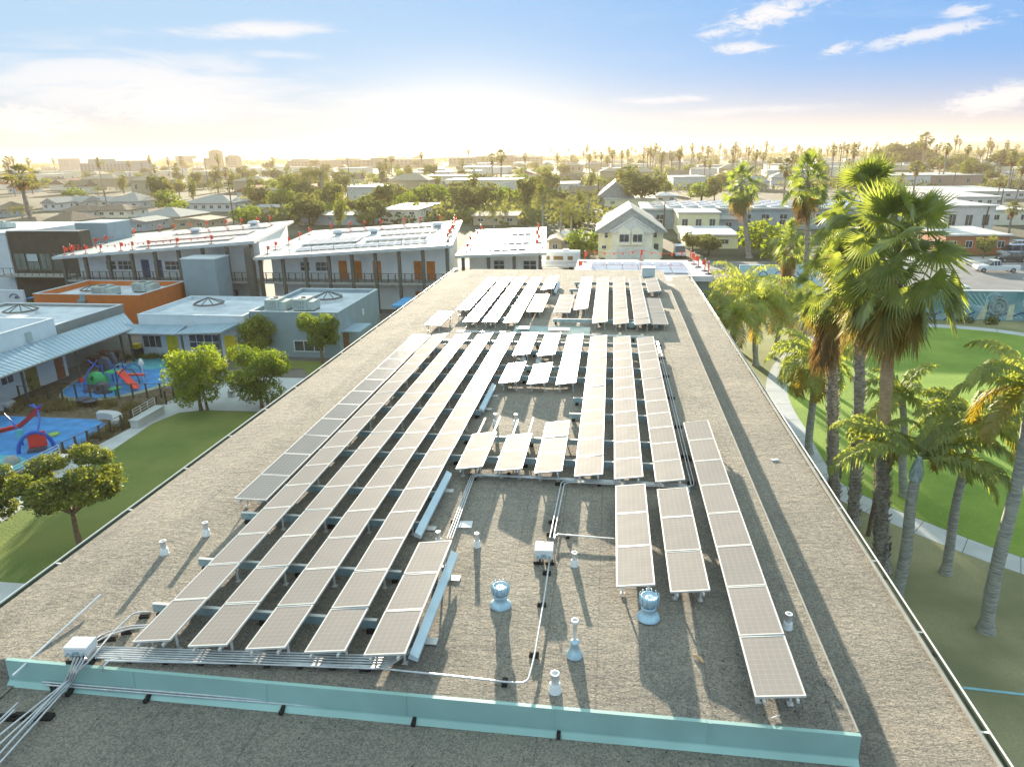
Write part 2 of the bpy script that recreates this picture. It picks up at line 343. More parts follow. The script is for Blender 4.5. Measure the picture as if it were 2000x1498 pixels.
for xa,xb,zt,lipx in ((6.50,6.72,8.0,1),(-13.27,-13.05,8.13,-1)):
    g=MB(); g.box(xa,xb,-4,59.9,zt-.16,zt-.14)
    g.box(xa,xa+.012,-4,59.9,zt-.14,zt-.03); g.box(xb-.012,xb,-4,59.9,zt-.14,zt-.005)
    go=g.build('gutter',GUT,hall)
    g=MB(); lx=xb if lipx>0 else xa; g.tube([(lx,-4,zt),(lx,59.9,zt)],.021,6); g.build('gutter_lip',LIP,go)
    g=MB()
    for k in range(22): y=2.4+k*2.75; g=MB(); g.box(xa,xb,y,y+.05,zt-.02,zt-.008); g.build('gutter_strap',LIP,go)
for o in list(hall.children_recursive):   # the side roof falls slightly towards the far end
    if o.type=='MESH' and (o.name.startswith('lower_side_roof') or o.name in('gutter','gutter_lip') or o.name.startswith('gutter_strap')):
        cx_=sum(v.co.x for v in o.data.vertices)/len(o.data.vertices)+ORG[o.name].x
        if cx_>0:
            for v in o.data.vertices:
                y=v.co.y+ORG[o.name].y
                if y>9.8: v.co.z-=min(.1,(y-9.8)*.08)+.0042*(y-9.8)
# ---------------------------------------------------------------- solar arrays
def make_array(x0,y0,length,n,w,label,tilt=8.,z=8.86,grey=False,legs=True,rail_ext=0.):
    t=thing('solar_panel_row',label,'solar panels',(x0,y0,z),0,'rows of solar panels on the gravel roof')
    ct,st=math.cos(R(tilt)),math.sin(R(tilt))
    L=length/n; W=w
    key=(round(L,3),round(W,3),grey)
    if key not in PM:
        mb=MB(); fr=.028; th=.038; g=.012
        mb.add([(fr,g+fr,th-.004),(W-fr,g+fr,th-.004),(W-fr,L-g-fr,th-.004),(fr,L-g-fr,th-.004)],[(0,1,2,3)],0)
        mb.box(0,fr,g,L-g,0,th,1); mb.box(W-fr,W,g,L-g,0,th,1); mb.box(fr,W-fr,g,g+fr,0,th,1); mb.box(fr,W-fr,L-g-fr,L-g,0,th,1)
        mb.add([(fr,g+fr,.004),(W-fr,g+fr,.004),(W-fr,L-g-fr,.004),(fr,L-g-fr,.004)],[(3,2,1,0)],1)
        me=bpy.data.meshes.new('solar_panel'); me.from_pydata(mb.v,[],mb.f)
        me.materials.append(PANELG if grey else PANEL); me.materials.append(WHITE_AL); me.polygons.foreach_set('material_index',mb.m); me.update(); PM[key]=me
    for k in range(n):
        o=bpy.data.objects.new('solar_panel',PM[key]); COL.objects.link(o); o.parent=t; o.location=(0,k*L,0); 
        o.rotation_euler=(R(random.uniform(-.35,.35)),-R(tilt)+R(random.uniform(-.5,.5)),0)
    for fx in (.14,.66):
        zz=fx*W/.8*math.tan(R(tilt)) if True else 0
        mb=MB(); mb.box(x0+fx*W/.8-.02,x0+fx*W/.8+.02,y0-.05,y0+length+.05+rail_ext,z+zz-.065,z+zz-.012); mb.build('rail',WHITE_AL,t)
    if legs:
        yy=y0+.35
        while yy<y0+length:
            for fx in (.14,.66):
                mb=MB(); xx=x0+fx*W/.8; zz=fx*W/.8*math.tan(R(tilt))
                mb.box(xx-.018,xx+.018,yy-.018,yy+.018,8.5,z+zz-.066); mb.box(xx-.05,xx+.05,yy-.05,yy+.05,8.505,8.525); mb.build('foot',WHITE_AL,t)
            yy+=max(1.3,(length-.7)/max(1,round((length-.7)/2.4)))
    return t
PM={}; random.seed(4)
PITCH=1.12
ROWS=[ # x0,y0,len,n,w,label,kw
(-9.72,15.72,17.95,12,.90,'flat dull grey row nearest the left roof edge in the main field',dict(tilt=-.5,z=8.86,grey=True)),
(-8.68,10.0,23.7,18,.80,'long eighteen panel row second from the left, near end beside the left junction box',{}),
(-7.56,10.0,23.8,18,.80,'long row of eighteen panels third from the left reaching to the front fascia',{}),
(-6.45,10.05,23.85,18,.80,'long eighteen panel row, middle one of the five starting at the front conduits',{}),
(-5.33,10.1,23.9,18,.80,'long row of eighteen panels with pale troughs clipped along its right side',{}),
(-4.22,10.15,3.94,3,.80,'short row of three panels standing at the front with a white vent pipe behind it',{}),
(-4.20,30.2,3.93,3,.80,'short three panel row at the far end of the left field, leftmost of two',{}),
(-4.20,26.15,2.75,2,.80,'pair of panels left of another pair, north edge of the open gravel square',{}),
(-3.07,30.2,3.93,3,.80,'short row of three panels second in the gap-broken rows, behind a stubby vent',{}),
(-3.06,26.15,2.75,2,.80,'right pair of panels of the two pairs overlooking the open gravel square',{}),
(-4.22,18.15,2.68,2,.80,'pair of panels above the conduit corner with bare rails sticking out behind, left one',dict(rail_ext=1.5)),
(-3.08,18.15,2.68,2,.80,'pair of panels with bare rails sticking out behind, right one of two',dict(rail_ext=1.5)),
(-1.94,18.12,3.93,3,.80,'three panel row at the near edge of the central field, without bare rails',{}),
(-1.94,26.2,7.85,6,.80,'six panel row above the open gravel square, left of the long central rows',{}),
(-.80,18.03,15.85,12,.80,'long central row of twelve panels, left of the three on the right of the field',{}),
(.31,17.96,15.85,12,.80,'long central row of twelve panels, middle of the three on the right of the field',{}),
(1.43,17.9,15.85,12,.80,'long twelve panel row beside the twin conduits, right of three in the central field',{}),
(.34,12.82,4.72,3,.80,'row of three big panels directly behind the right turbine vent',{}),
(1.44,12.75,4.70,3,.80,'row of three big panels between the turbine vent row and the long right row',{}),
(2.60,9.92,12.6,8,.81,'row of eight big panels on the far right running down to the front corner',{}),
(-9.70,35.7,3.5,2,.90,'lone pair of flat panels at the left of the cross conduits, far field',dict(tilt=-.5)),
(-8.82,39.6,11.3,9,.80,'far field row on the extreme left, ending short of the others',dict(tilt=2.)),
(-7.78,36.65,14.5,11,.80,'far field row flashing with sun glare, second from the left',dict(tilt=2.)),
(-6.72,36.65,14.5,11,.80,'far field row flashing with sun glare, third from the left',dict(tilt=2.)),
(-5.57,36.65,14.5,11,.80,'far field row fourth from the left, left of the isolated blocks',dict(tilt=2.)),
(-4.44,46.2,5.2,4,.84,'short far block of four panels with a pale side trough, near the far roof edge',{}),
(-4.64,39.45,5.35,4,.92,'left one of two flat blocks in the middle of the far field',dict(tilt=-.5)),
(-3.06,39.4,5.3,4,.92,'right one of two flat blocks in the middle of the far field',dict(tilt=-.5)),
(-1.94,40.05,11.2,9,.80,'far field row stopping short of the cross conduits, right of the flat blocks',{}),
(-.80,36.8,14.4,11,.80,'far field long row, left of the three on the right',{}),
(.31,36.6,14.6,11,.80,'far field long row with a dark spot on its near panel, middle of three',{}),
(1.42,36.6,14.3,11,.80,'far field long row touching a flat block on its right',{}),
(2.54,45.75,5.2,4,.84,'short far block in front of the grey rooftop box, partly in its shadow',{}),
(2.26,36.95,7.1,5,.92,'flat lilac block of five panels at the right end of the far field',dict(tilt=-.5,z=8.84)),
]
for (x0,y0,l,n,w_,lb,kw) in ROWS: make_array(x0,y0,l,n,w_,lb,**kw)
# steel beams under the rows
BEAMS=[(11.32,-9.15,-4.35),(13.03,-9.15,-4.35),(15.21,-9.25,-4.45),(16.89,-8.9,-4.45),(19.35,-8.9,2.1),(20.96,-8.9,2.1),(23.34,-8.8,-4.4),(25.02,-8.8,-4.4),
 (23.34,-1.25,2.1),(25.02,-1.2,2.1),(27.5,-8.8,2.1),(29.0,-8.8,2.1),(31.48,-8.8,2.1),(33.1,-8.8,2.1),(38.2,-7.9,-4.9),(41.5,-8.9,-4.9),(44.5,-8.9,-4.9),(49.4,-8.9,-3.6),(38.2,-3.0,2.2),(47.2,-2.6,3.5),(49.9,-2.4,3.5)]
for i,(y,xa,xb) in enumerate(BEAMS):
    s_='left' if xb<-3 else ('right' if xa>-4 else 'whole')
    lab='blue grey steel cross beam number-free'
    ordn=['nearest','second','third','fourth','fifth','sixth','seventh','eighth','ninth','tenth','eleventh','twelfth','thirteenth','fourteenth','fifteenth','sixteenth','seventeenth','eighteenth','nineteenth','twentieth','farthest'][i]
    t=thing('support_beam','blue grey steel beam under the %s panel rows, %s from the front of the roof'%({'left':'left hand','right':'right hand','whole':'left and central'}[s_],ordn),'steel beam',(xa,y,8.5),0,'steel beams crossing under the panel rows')
    mb=MB(); mb.box(xa,xb,y-.035,y-.028,8.6,8.78); mb.box(xa,xb,y-.028,y+.04,8.60,8.607); mb.build('web',GALV,t)
    mb=MB(); mb.box(xa,xb,y-.04,y+.04,8.78,8.79); mb.build('flange',WHITE_AL,t)
    mb=MB(); n=max(2,int((xb-xa)/2.2)); 
    for k in range(n+1):
        x=xa+.15+(xb-xa-.3)*k/n; mb.box(x-.06,x+.06,y-.09,y+.09,8.5,8.598)
    mb.build('block',BLACKR,t)
# pale troughs beside rows
for (x,y0,y1,lab) in ((-3.36,10.35,13.9,'pale sheet metal trough along the front three panel row'),(-4.42,14.6,18.1,'pale sheet metal trough clipped beside the fourth long row, nearer one'),(-4.42,23.4,26.3,'pale sheet metal trough beside the fourth long row, farther one'),(-3.50,46.1,49.8,'pale trough beside the short far block')):
    t=thing('cable_trough',lab,'cable trough',(x,(y0+y1)/2,8.5),0,'sheet metal troughs')
    mb=MB(); mb.hexa([(x-.09,y0,8.74),(x+.09,y0,8.68),(x+.10,y0,8.76),(x-.05,y0,8.86)],[(x-.09,y1,8.74),(x+.09,y1,8.68),(x+.10,y1,8.76),(x-.05,y1,8.86)]); mb.build('trough_body',mat('pale_blue_sheet',(.55,.68,.75),.4,.1,.06,3),t)
    for yy in (y0+.8,y1-.6):
        mb=MB(); mb.box(x+.02,x+.06,yy,yy+.04,8.53,8.7); mb.box(x-.02,x+.26,yy-.1,yy+.1,8.515,8.53); mb.build('bracket',WHITE_AL,t)
# ---------------------------------------------------------------- conduits
def run(label,paths,blocks,r=.019,mt=None,name='conduit_run'):
    p0=paths[0][0]; t=thing(name,label,'conduit',(p0[0],p0[1],8.5 if p0[1]>9.7 else 8.0),0,'steel conduits on the roof')
    for p in paths:
        mb=MB(); mb.tube(fillet(p),r,6); mb.build('conduit',mt or CONDUIT,t)
    for (x,y,a,z,sx,sy) in blocks:
        Mx=Matrix.Rotation(a,3,'Z'); mb=MB(); mb.obox((x,y,z+.04),(sx,sy,.035),Mx); mb.obox((x,y,z+.085),(sx*.9,sy*.35,.012),Mx); mb.build('support_block',BLACKR,t)
    return t
def R3(px,py,z=8.62): return P(px,py,z)
# front bundle of five: from left box to right under row end
pl=[]
for k in range(6):
    a=R3(186,1263+k*4.2); b=R3(770-k*4,1281+k*5.0)
    c=Vector((b.x+.28+.02*(5-k),b.y+.12,8.62)); pl.append([a,b,c+Vector((0,.28,0))] if k>0 else [a,b])
bl=[]
for px in (262,332,400,462,528,592,655,712):
    q=R3(px,1276+(px-186)*.034+6,8.5); bl.append((q.x,q.y,0,8.5,.05,.16))
run('bundle of six steel conduits running along the front ends of the panel rows',pl,bl)
a=R3(700,1300); b=R3(985,1331); c=R3(1030,1335); d=R3(1044,1280); e=R3(1064,1160); f_=R3(1073,1096)
run('single pale conduit from the bundle to the central junction box',[[R3(205,1290),a,b,c,d,e,f_]],[(R3(x,y,8.5).x,R3(x,y,8.5).y,aa,8.5,.09,.05) for x,y,aa in ((720,1306,1.57),(986,1336,1.57),(1043,1282,0),(1058,1184,0),(1068,1122,0))])
run('gooseneck conduit bending over the teal fascia beside the left box',[[R3(240,1285),R3(212,1290),R3(200,1302,8.6),R3(203,1330,8.1),R3(195,1343,8.1)]],[])
# two conduits from box up to corner and right
for off,lab in ((0,'twin conduits from the central box up and round to the right of the field'),):
    ps=[]
    for k in (0,1):
        o=k*.09
        A=R3(1074,1050)+Vector((o,0,0)); B=R3(1097,938)+Vector((o,-o,0)); C=R3(1346,950)+Vector((-.0-o*.6,-o,0)); D=Vector((2.42+.09*(1-k),34.4,8.62)); E_=Vector((2.0,34.7-k*.1,8.62))
        ps.append([A,B,Vector((2.45+.09*(1-k),C.y,8.62)),D,E_])
    run(lab,ps,[(R3(x,y,8.5).x,R3(x,y,8.5).y,aa,8.5,.11,.045) for x,y,aa in ((1076,1046,0),(1080,1022,0),(1092,948,0),(1170,947,1.57),(1245,953,1.57),(1350,946,0),(1343,900,0))]+[(2.5,y,0,8.5,.13,.05) for y in (20.5,23,26,28.8,31.6,33.8)])
ps=[]
for k in range(3):
    o=k*.075; A=R3(873+k*5,1052); B=R3(921,925)+Vector((o*.7,-o*.5,0)); ps.append([A,B,Vector((2.36-.0*k,B.y-.02*k+.0,8.60)),Vector((2.36-.03*k,17.9,8.6))])
run('triple conduits rising from behind the front block to the near edge of the central field',ps,[(R3(x,y,8.5).x,R3(x,y,8.5).y,aa,8.5,.11,.045) for x,y,aa in ((889,1022,0),(923,937,0),(993,930,1.57))])
run('thin conduit from the central box across to the right panel row',[[R3(1083,1052),R3(1086,1043),R3(1200,1052)]],[(R3(1109,1050,8.5).x,R3(1109,1050,8.5).y,1.57,8.5,.08,.05)])
ps=[]
for k in range(4): ps.append([Vector((-7.9,35.55+k*.07,8.62)),Vector((2.2,35.05+k*.07,8.62)),Vector((2.42,34.6,8.62))])
run('bundle of conduits crossing the roof between the near and far fields',ps,[(x,35.2-(x+8)*.05,1.57,8.5,.2,.07) for x in (-7.6,-5.2,-2.8,-.5,1.3)])
# wide pale duct cover in far field front
mb=MB(); mb.hexa([(-4.9,35.75,8.52),(-.9,35.55,8.52),(-.9,36.5,8.52),(-4.9,36.6,8.52)],[(-4.9,35.75,8.60),(-.9,35.55,8.60),(-.9,36.5,8.74),(-4.9,36.6,8.74)])
tag(mb.build('metal_cover',mat('pale_teal_sheet',(.40,.50,.48),.5,0,.12,2)),'low pale green metal cover lying between the cross conduits and the far field','metal cover')
mb=MB(); mb.obox((-4.4,36.0,8.78),(.32,.22,.012)); mb.obox((-2.5,35.9,8.76),(.55,.25,.012)); tag(mb.build('panel_offcut',WHITEP),'pinkish white sheets lying on the green metal cover','metal sheet')
# lower bundle by the fascia
run('pair of conduits clipped along the foot of the teal fascia',[[R3(82,1331,8.14),R3(1130,1416,8.14)],[R3(90,1337,8.10),R3(1141,1421,8.10)]],[(R3(x,y,8.0).x,R3(x,y,8.0).y-.06,0,8.0,.035,.13) for x,y in ((145,1347),(295,1360),(557,1382),(812,1404),(1092,1428))])
ps=[]
for k in range(4): ps.append([R3(146+k*7,1284,8.8),R3(133+k*5,1318,8.52),R3(126+k*4,1334,8.16),R3(-10+k*3,1462+k*16-20,8.16),R3(-90,1545+k*18-20,8.16)])
run('four conduits dropping from the left box over the fascia to the lower roof',ps,[(R3(66,1402,8).x,R3(66,1402,8).y,.1,8,.36,.07),(R3(105,1347,8).x,R3(105,1347,8).y,-.7,8,.22,.05)])
run('long thin conduit leaning from the first row past the left box to the lower corner',[[R3(292,1194,8.7),R3(262,1196,8.7),R3(215,1240,8.7),R3(175,1290,8.7),R3(118,1342,8.2),R3(0,1470,8.2),R3(-70,1550,8.2)]],[])
run('pair of short conduits at the lower left corner of the picture',[[R3(35,1372,8.16),R3(-60,1462,8.16)],[R3(28,1386,8.16),R3(-60,1470,8.16)]],[(R3(12,1404,8).x,R3(12,1404,8).y,.1,8,.22,.06)])
run('loose pair of thin pipes from the left box to the first steel beam',[[R3(180,1252,8.75),R3(200,1238,8.7),R3(248,1222,8.7),R3(300,1220,8.7)],[R3(182,1256,8.75),R3(205,1243,8.7),R3(252,1227,8.7),R3(298,1224,8.7)]],[(R3(x,y,8.5).x,R3(x,y,8.5).y,.3,8.5,.1,.07) for x,y in ((197,1252),(219,1250),(250,1237),(284,1206),(161,1288))],r=.015)
mb=MB(); mb.tube([R3(25,1319,8.45),R3(197,1161,8.62)],.024,8); tag(mb.build('pole',WHITEP),'white pole lying diagonally on the gravel at the left end of the teal fascia','pole')
# ---------------------------------------------------------------- boxes
def jbox(c,sx,sy,sz,h,label,rz=0.):
    t=thing('junction_box',label,'electrical box',(c.x,c.y,8.5),rz,'white electrical boxes on the roof'); ORG[t.name]=Vector((0,0,0)); 
    mb=MB(); b=.02
    mb.hexa([(-sx,-sy,h),(sx,-sy,h),(sx,sy,h),(-sx,sy,h)],[(-sx,-sy,h+sz),(sx,-sy,h+sz),(sx,sy,h+sz),(-sx,sy,h+sz)]); mb.build('box_body',WHITEP,t)
    mb=MB(); mb.hexa([(-sx-.015,-sy-.015,h+sz),(sx+.015,-sy-.015,h+sz),(sx+.015,sy+.015,h+sz),(-sx-.015,sy+.015,h+sz)],[(-sx,-sy,h+sz+.03),(sx,-sy,h+sz+.03),(sx,sy,h+sz+.03),(-sx,sy,h+sz+.03)]); mb.build('lid',WHITEP,t)
    mb=MB(); mb.box(-.05,.05,-sy-.03,-sy-.001,h+sz*.25,h+sz*.6); mb.build('latch',GALV,t)
    mb=MB()
    for k in range(4): x=-sx*.7+k*sx*.45; mb.tube([(x,-sy-.001,h+sz*.3),(x,-sy-.07,h+sz*.3)],.022,8)
    mb.build('conduit_fitting',GALV,t)
    for sgn in(-1,1):
        mb=MB(); mb.box(sgn*sx*.7-.03,sgn*sx*.7+.03,-sy*.8,sy*.8,.09,h); mb.build('leg',WHITE_AL,t)
        mb=MB(); mb.box(sgn*sx*.7-.1,sgn*sx*.7+.1,-sy*.9,sy*.9,.01,.09); mb.build('block',BLACKR,t)
    return t
jb=jbox(P(1063,1096,8.5),.20,.19,.20,.18,'white junction box on black blocks in the middle of the open gravel',R(2))
mb=MB(); mb.tube([(-.02,.05,.42),(.02,.05,.50),(.05,.02,.46)],.012,6); mb.build('lid_hook',mat('dark_clip',(.1,.12,.2),.5),jb)
jbox(P(164,1288,8.5),.22,.16,.15,.22,'white junction box standing at the left end of the front conduit bundle',R(6))
# ---------------------------------------------------------------- vents
def pipe(px,py,h,r,label,cone=True):
    c=P(px,py,8.5); t=thing('vent_pipe',label,'vent pipe',(c.x,c.y,8.5),0,'white vent pipes on the gravel roof'); ORG[t.name]=Vector((0,0,0))
    mb=MB(); mb.lathe([(r*.8,h*.3),(r*.8,h-.01),(r*.95,h-.01),(r*.95,h),(r*.6,h),(r*.6,h-.08),(0,h-.08)],n=16); mb.build('pipe',PVC,t)
    mb=MB(); mb.lathe([(r*1.35,.0),(r*1.3,h*.06),(r*1.18,h*.1),(r*1.14,h*.40),(r*1.0,h*.44),(r*.8,h*.44)],n=16); mb.build('flashing',PVC,t)
for a in ((404,1045,.36,.075,'white vent pipe on the left gravel, nearer the panels of the two there'),(322,1082,.36,.08,'white vent pipe on the left gravel, nearer the viewer of the two there'),
 (857,1062,.34,.07,'white vent pipe poking up behind the front three panel row'),(932,1067,.36,.07,'white vent pipe between the front three panel row and the square white plate'),
 (1122,1104,.34,.075,'white vent pipe just right of the central junction box'),(1084,1349,.38,.09,'stout white vent pipe close above the teal fascia'),
 (1538,1226,.33,.075,'white vent pipe in the shade right of the long right hand row'),(968,830,.42,.08,'white vent pipe behind the bare rails, left of two'),(1008,831,.42,.08,'white vent pipe behind the bare rails, right of two'),
 (1022,707,.42,.11,'stubby white vent pipe in the gap of the left broken row'),(1052,709,.42,.11,'stubby white vent pipe in the gap of the right broken row'),(1281,640,.32,.09,'small vent pipe under the lilac flat block')): pipe(*a)
c=P(1122,1281,8.5); t=thing('flue_pipe','thin tall flue with a cone foot, left of the right turbine vent','vent pipe',(c.x,c.y,8.5)); ORG[t.name]=Vector((0,0,0))
mb=MB(); mb.lathe([(.035,.3),(.035,.74),(.075,.75),(.075,.80),(.05,.80),(.05,.74),(0,.74)],n=16); mb.build('pipe',PVC,t)
mb=MB(); mb.lathe([(.16,.02),(.155,.05),(.12,.12),(.06,.28),(.085,.30),(.085,.34),(.035,.36)],n=18); mb.build('cone_flashing',TURB,t)
def turbine(px,py,label,s=1.):
    c=P(px,py,8.5); t=thing('turbine_vent',label,'roof vent',(c.x,c.y,8.5),0,'spinning roof ventilators'); ORG[t.name]=Vector((0,0,0))
    mb=MB(); mb.lathe([(.27*s,.02),(.265*s,.06),(.20*s,.13*s),(.165*s,.15*s),(.165*s,.27*s),(.18*s,.28*s),(.18*s,.33*s),(.15*s,.34*s)],n=28); mb.build('base',TURB,t)
    mb=MB(); mb.lathe([(.13*s,.34*s),(.16*s,.37*s),(.20*s,.40*s),(.205*s,.56*s),(.18*s,.61*s),(.17*s,.61*s),(.17*s,.585*s),(.1*s,.59*s),(0,.60*s)],n=28); o=mb.build('rotor',TURB,t)
    mb=MB()
    for k in range(12):
        a=2*math.pi*k/12; Mx=Matrix.Rotation(a,3,'Z')
        mb.tube([Mx@Vector((.17*s,0,.36*s)),Mx@Vector((.215*s,.02,.40*s)),Mx@Vector((.222*s,.04,.58*s)),Mx@Vector((.205*s,.05,.655*s)),Mx@Vector((.18*s,.04,.66*s))],[.008,.012,.012,.01,.006],5)
    mb.build('vanes',TURB,o)
turbine(978,1183,'light blue turbine vent on open gravel left of the single conduit',.82)
turbine(1266,1207,'light blue turbine vent at the foot of the right three panel rows',.88)
# small plates, twig, rag
mb=MB(); q=P(908,1024,8.53); mb.obox(q,(.19,.16,.012),Matrix.Rotation(.1,3,'Z')); tag(mb.build('roof_plate',WHITEP),'square pale metal plate lying on gravel beside the triple conduits','metal plate')
mb=MB(); a,b=P(1352,1277,8.53),P(1374,1294,8.53); mb.tube([a,(a+b)/2+Vector((.03,0,.02)),b],[.01,.035,.03],6); tag(mb.build('dry_twig',mat('dry_husk',(.55,.36,.2),.8)),'tan dry palm husk lying on the gravel near the far right row','dead frond')
mb=MB(); a,b=P(1507,1402,8.53),P(1523,1396,8.53); mb.tube([a,b],[.014,.012],6); tag(mb.build('stick',PVC),'short white stick beside the foot of the far right row','stick')
mb=MB(); q=P(1513,898,7.86); mb.obox(q,(.12,.06,.02),Matrix.Rotation(.3,3,'Z')); tag(mb.build('paper_scrap',WHITEP),'pale scrap lying on the side roof near the edge','litter')
# rooftop box at far edge
q=P(1266,543,8.5); t=thing('rooftop_box','pale blue grey square box standing at the far roof edge','rooftop unit',(q.x,q.y,8.5)); ORG[t.name]=Vector((0,0,0))
mb=MB(); mb.box(-.48,.48,0,.8,.1,.72); mb.build('housing',mat('pale_blue_box',(.5,.6,.66),.5,0,.06,3),t)
mb=MB(); mb.box(-.52,.52,-.04,.84,.72,.76); mb.build('cap',WHITEP,t); mb=MB(); mb.box(-.4,.4,.05,.75,0,.1); mb.build('curb',GALV,t)
q=P(1233,642,8.5); t=thing('wireway_box','small grey box where the cross conduits end','electrical box',(q.x,q.y,8.5)); ORG[t.name]=Vector((0,0,0))
mb=MB(); mb.box(-.14,.14,-.1,.1,.06,.34); mb.build('housing',GALV,t); mb=MB(); mb.box(-.2,.2,-.08,.08,0,.06); mb.build('block',BLACKR,t)

rng=random.Random(31); mb=MB(); DK=mat('dark_litter',(.05,.035,.02),.9,0,.3,9)
for k in range(120):
    if k<70: x=rng.gauss(3.2,.8); y=9.85+abs(rng.gauss(0,.9)); z=8.512
    else: x=rng.uniform(-10,6.3); y=rng.uniform(8.6,9.5); z=8.02
    if x>4.1 and z>8.2: x-=1.2
    a=rng.random()*6.28; l=rng.uniform(.008,.03); d=Vector((math.cos(a)*l,math.sin(a)*l,0)); n=Vector((-math.sin(a),math.cos(a),0))*.009; p=Vector((x,y,z+.02)); mb.add([p-d-n,p+d-n,p+d+n+Vector((0,0,.015)),p-d+n],[(0,1,2,3)])
tag(mb.build('leaf_litter',DK,origin=(0,0,0)),'dark bits of leaf litter strewn near the front corner of the roof','litter',kind='stuff')
# ---------------------------------------------------------------- ground sheets
def P2(pts,z=0.): return [tuple(P(x,y,0)[:2])+(z,) for x,y in pts]
GROUND=mat('city_ground',(.05,.065,.03),.95,0,.35,.05,col2=(.11,.11,.07))
g=MB(); g.box(-2500,2500,-150,3500,-1,0); struct('ground',g,GROUND)
def grassmat(name,a,b,c):
    m=mat(name,a,.9,0,.2,.25,.9,14,.2,col2=b,detail=8)
    nt=m.node_tree; bs=nt.nodes['Principled BSDF']; old=bs.inputs['Base Color'].links[0].from_socket
    g=N(nt,'ShaderNodeNewGeometry'); n=N(nt,'ShaderNodeTexNoise'); n.inputs['Scale'].default_value=9; n.inputs['Detail'].default_value=6; n.inputs['Roughness'].default_value=.8
    nt.links.new(g.outputs['Position'],n.inputs[0]); nt.links.new(mixc(nt,mapr(nt,n.outputs[0],.42,.68,0,.6),old,c),bs.inputs['Base Color'])
    bs.inputs['Sheen Weight'].default_value=.12; bs.inputs['Sheen Tint'].default_value=(.6,1,.2,1); bs.inputs['Sheen Roughness'].default_value=.5
    return m
LAWN=grassmat('lawn_grass',(.13,.20,.05),(.20,.23,.065),(.23,.20,.08))
LAWNR=grassmat('park_grass',(.17,.29,.045),(.24,.35,.06),(.31,.36,.08))
DRYG=grassmat('dry_grass',(.25,.255,.15),(.38,.34,.2),(.24,.19,.12))
CONC=mat('pale_concrete',(.50,.52,.53),.85,0,.08,.8,.05,20)
ASPH=mat('courtyard_asphalt',(.17,.15,.135),.9,0,.18,.6,.1,30)
MULCH=mat('mulch',(.11,.085,.05),.95,0,.4,3,.5,12)
PBLUE=mat('blue_rubber_surface',(.05,.25,.58),.8,0,.2,1.2,.1,30)
PTEAL=mat('teal_rubber_surface',(.09,.42,.50),.8,0,.12,1.5)
PTAN=mat('tan_rubber_surface',(.32,.36,.28),.85,0,.1,1.5)
STREET=mat('street_asphalt',(.18,.19,.20),.9,0,.15,.3)
def sheet(name,pts,z,m): mb=MB(); mb.poly([(p[0],p[1],z) for p in pts]); return struct(name,mb,m)
def ell(cx,cy,rx,ry,n=56,wob=0,seed=0): return [(cx+rx*math.cos(2*math.pi*k/n)*(1+wob*math.sin(3*2*math.pi*k/n+seed)),cy+ry*math.sin(2*math.pi*k/n)*(1+wob*math.sin(2*2*math.pi*k/n+seed))) for k in range(n)]
sheet('courtyard',[(-75,20),(-12,20),(-12,80),(-75,80)],.008,ASPH)
sheet('planting_strip',[(-34.6,28),(-30.5,28),(-30.5,35),(-32.0,48),(-36,50),(-46,50),(-46,42.4),(-35.4,42.6),(-33.3,36)],.014,MULCH)
sheet('footpath',[(-32.6,20),(-30.0,20),(-30.7,34.7),(-31.2,42),(-30.6,44.2),(-29.1,44.9),(-12,45.2),(-12,53),(-31,53),(-32.9,46.5),(-32.2,41),(-32.6,34)],.020,CONC)
sheet('lawn',[(-30.2,20),(-30.3,28),(-30.7,34.7),(-31.15,42),(-30.5,44.1),(-29.1,44.8),(-12,45.0),(-12,20)],.027,LAWN)
sheet('lawn_patch',[(-24.5,53.2),(-12,53.2),(-12,75),(-24.2,75),(-24.2,58),(-33,57.8),(-33,55.5),(-26,55.6)],.026,LAWN)
sheet('concrete_pad',[(-29.8,20.1),(-23.8,20.1),(-23.8,23.35),(-27,23.35),(-29.9,23.1)],.034,CONC)
sheet('playground_surface',[(-50,42.1),(-43.3,42.3),(-35.8,42.3),(-34.4,41.6),(-33.7,38.5),(-33.5,36),(-34.4,34.3),(-36,32.5),(-50,31)],.030,PBLUE)
sheet('playground_teal_area',ell(-37.2,34.2,2.6,1.7,wob=.06),.036,PTEAL)
sheet('playground_border',ell(-39.6,52.4,4.7,6.6,wob=.05),.022,PTAN)
sheet('playground_surface',ell(-39.9,51.6,4.0,5.3,wob=.05,seed=1),.028,PBLUE)
sheet('playground_teal_area',ell(-40.0,57.1,2.8,2.9,wob=.06),.034,PTEAL)
# right park
sheet('park_dirt',[(6.4,8),(60,8),(60,79),(21,79),(8,79),(6.4,60)],.008,DRYG)
cx,cy=29.2,51.5
def pathpts(off):
    # ellipse-like lawn outline measured from the photograph
    base=[(12.77,50.2),(12.6,44),(12.45,40),(12.7,36.6),(15.4,32.9),(18.4,29.9),(23,27),(30,25.5),(38,27),(44,32),(47,40),(48,50),(46.5,60),(43,69),(38.5,74.2),(31.9,76.2),(26,75.5),(21,71),(16.4,63),(13.8,56)]
    o=[]
    for i in range(len(base)):
        p0,p1,p2,p3=[Vector((*base[(i+k)%len(base)],0)) for k in(-1,0,1,2)]
        for t in (0,.25,.5,.75):
            q=.5*((2*p1)+(p2-p0)*t+(2*p0-5*p1+4*p2-p3)*t*t+(3*p1-p0-3*p2+p3)*t*t*t)
            d=q-Vector((cx,cy,0)); q=q+d.normalized()*off; o.append((q.x,q.y))
    return o
sheet('park_path',pathpts(1.0),.016,CONC)
sheet('park_lawn',pathpts(-.55),.028,LAWNR)
mb=MB(); pp=pathpts(1.0); qq=pathpts(-.55)
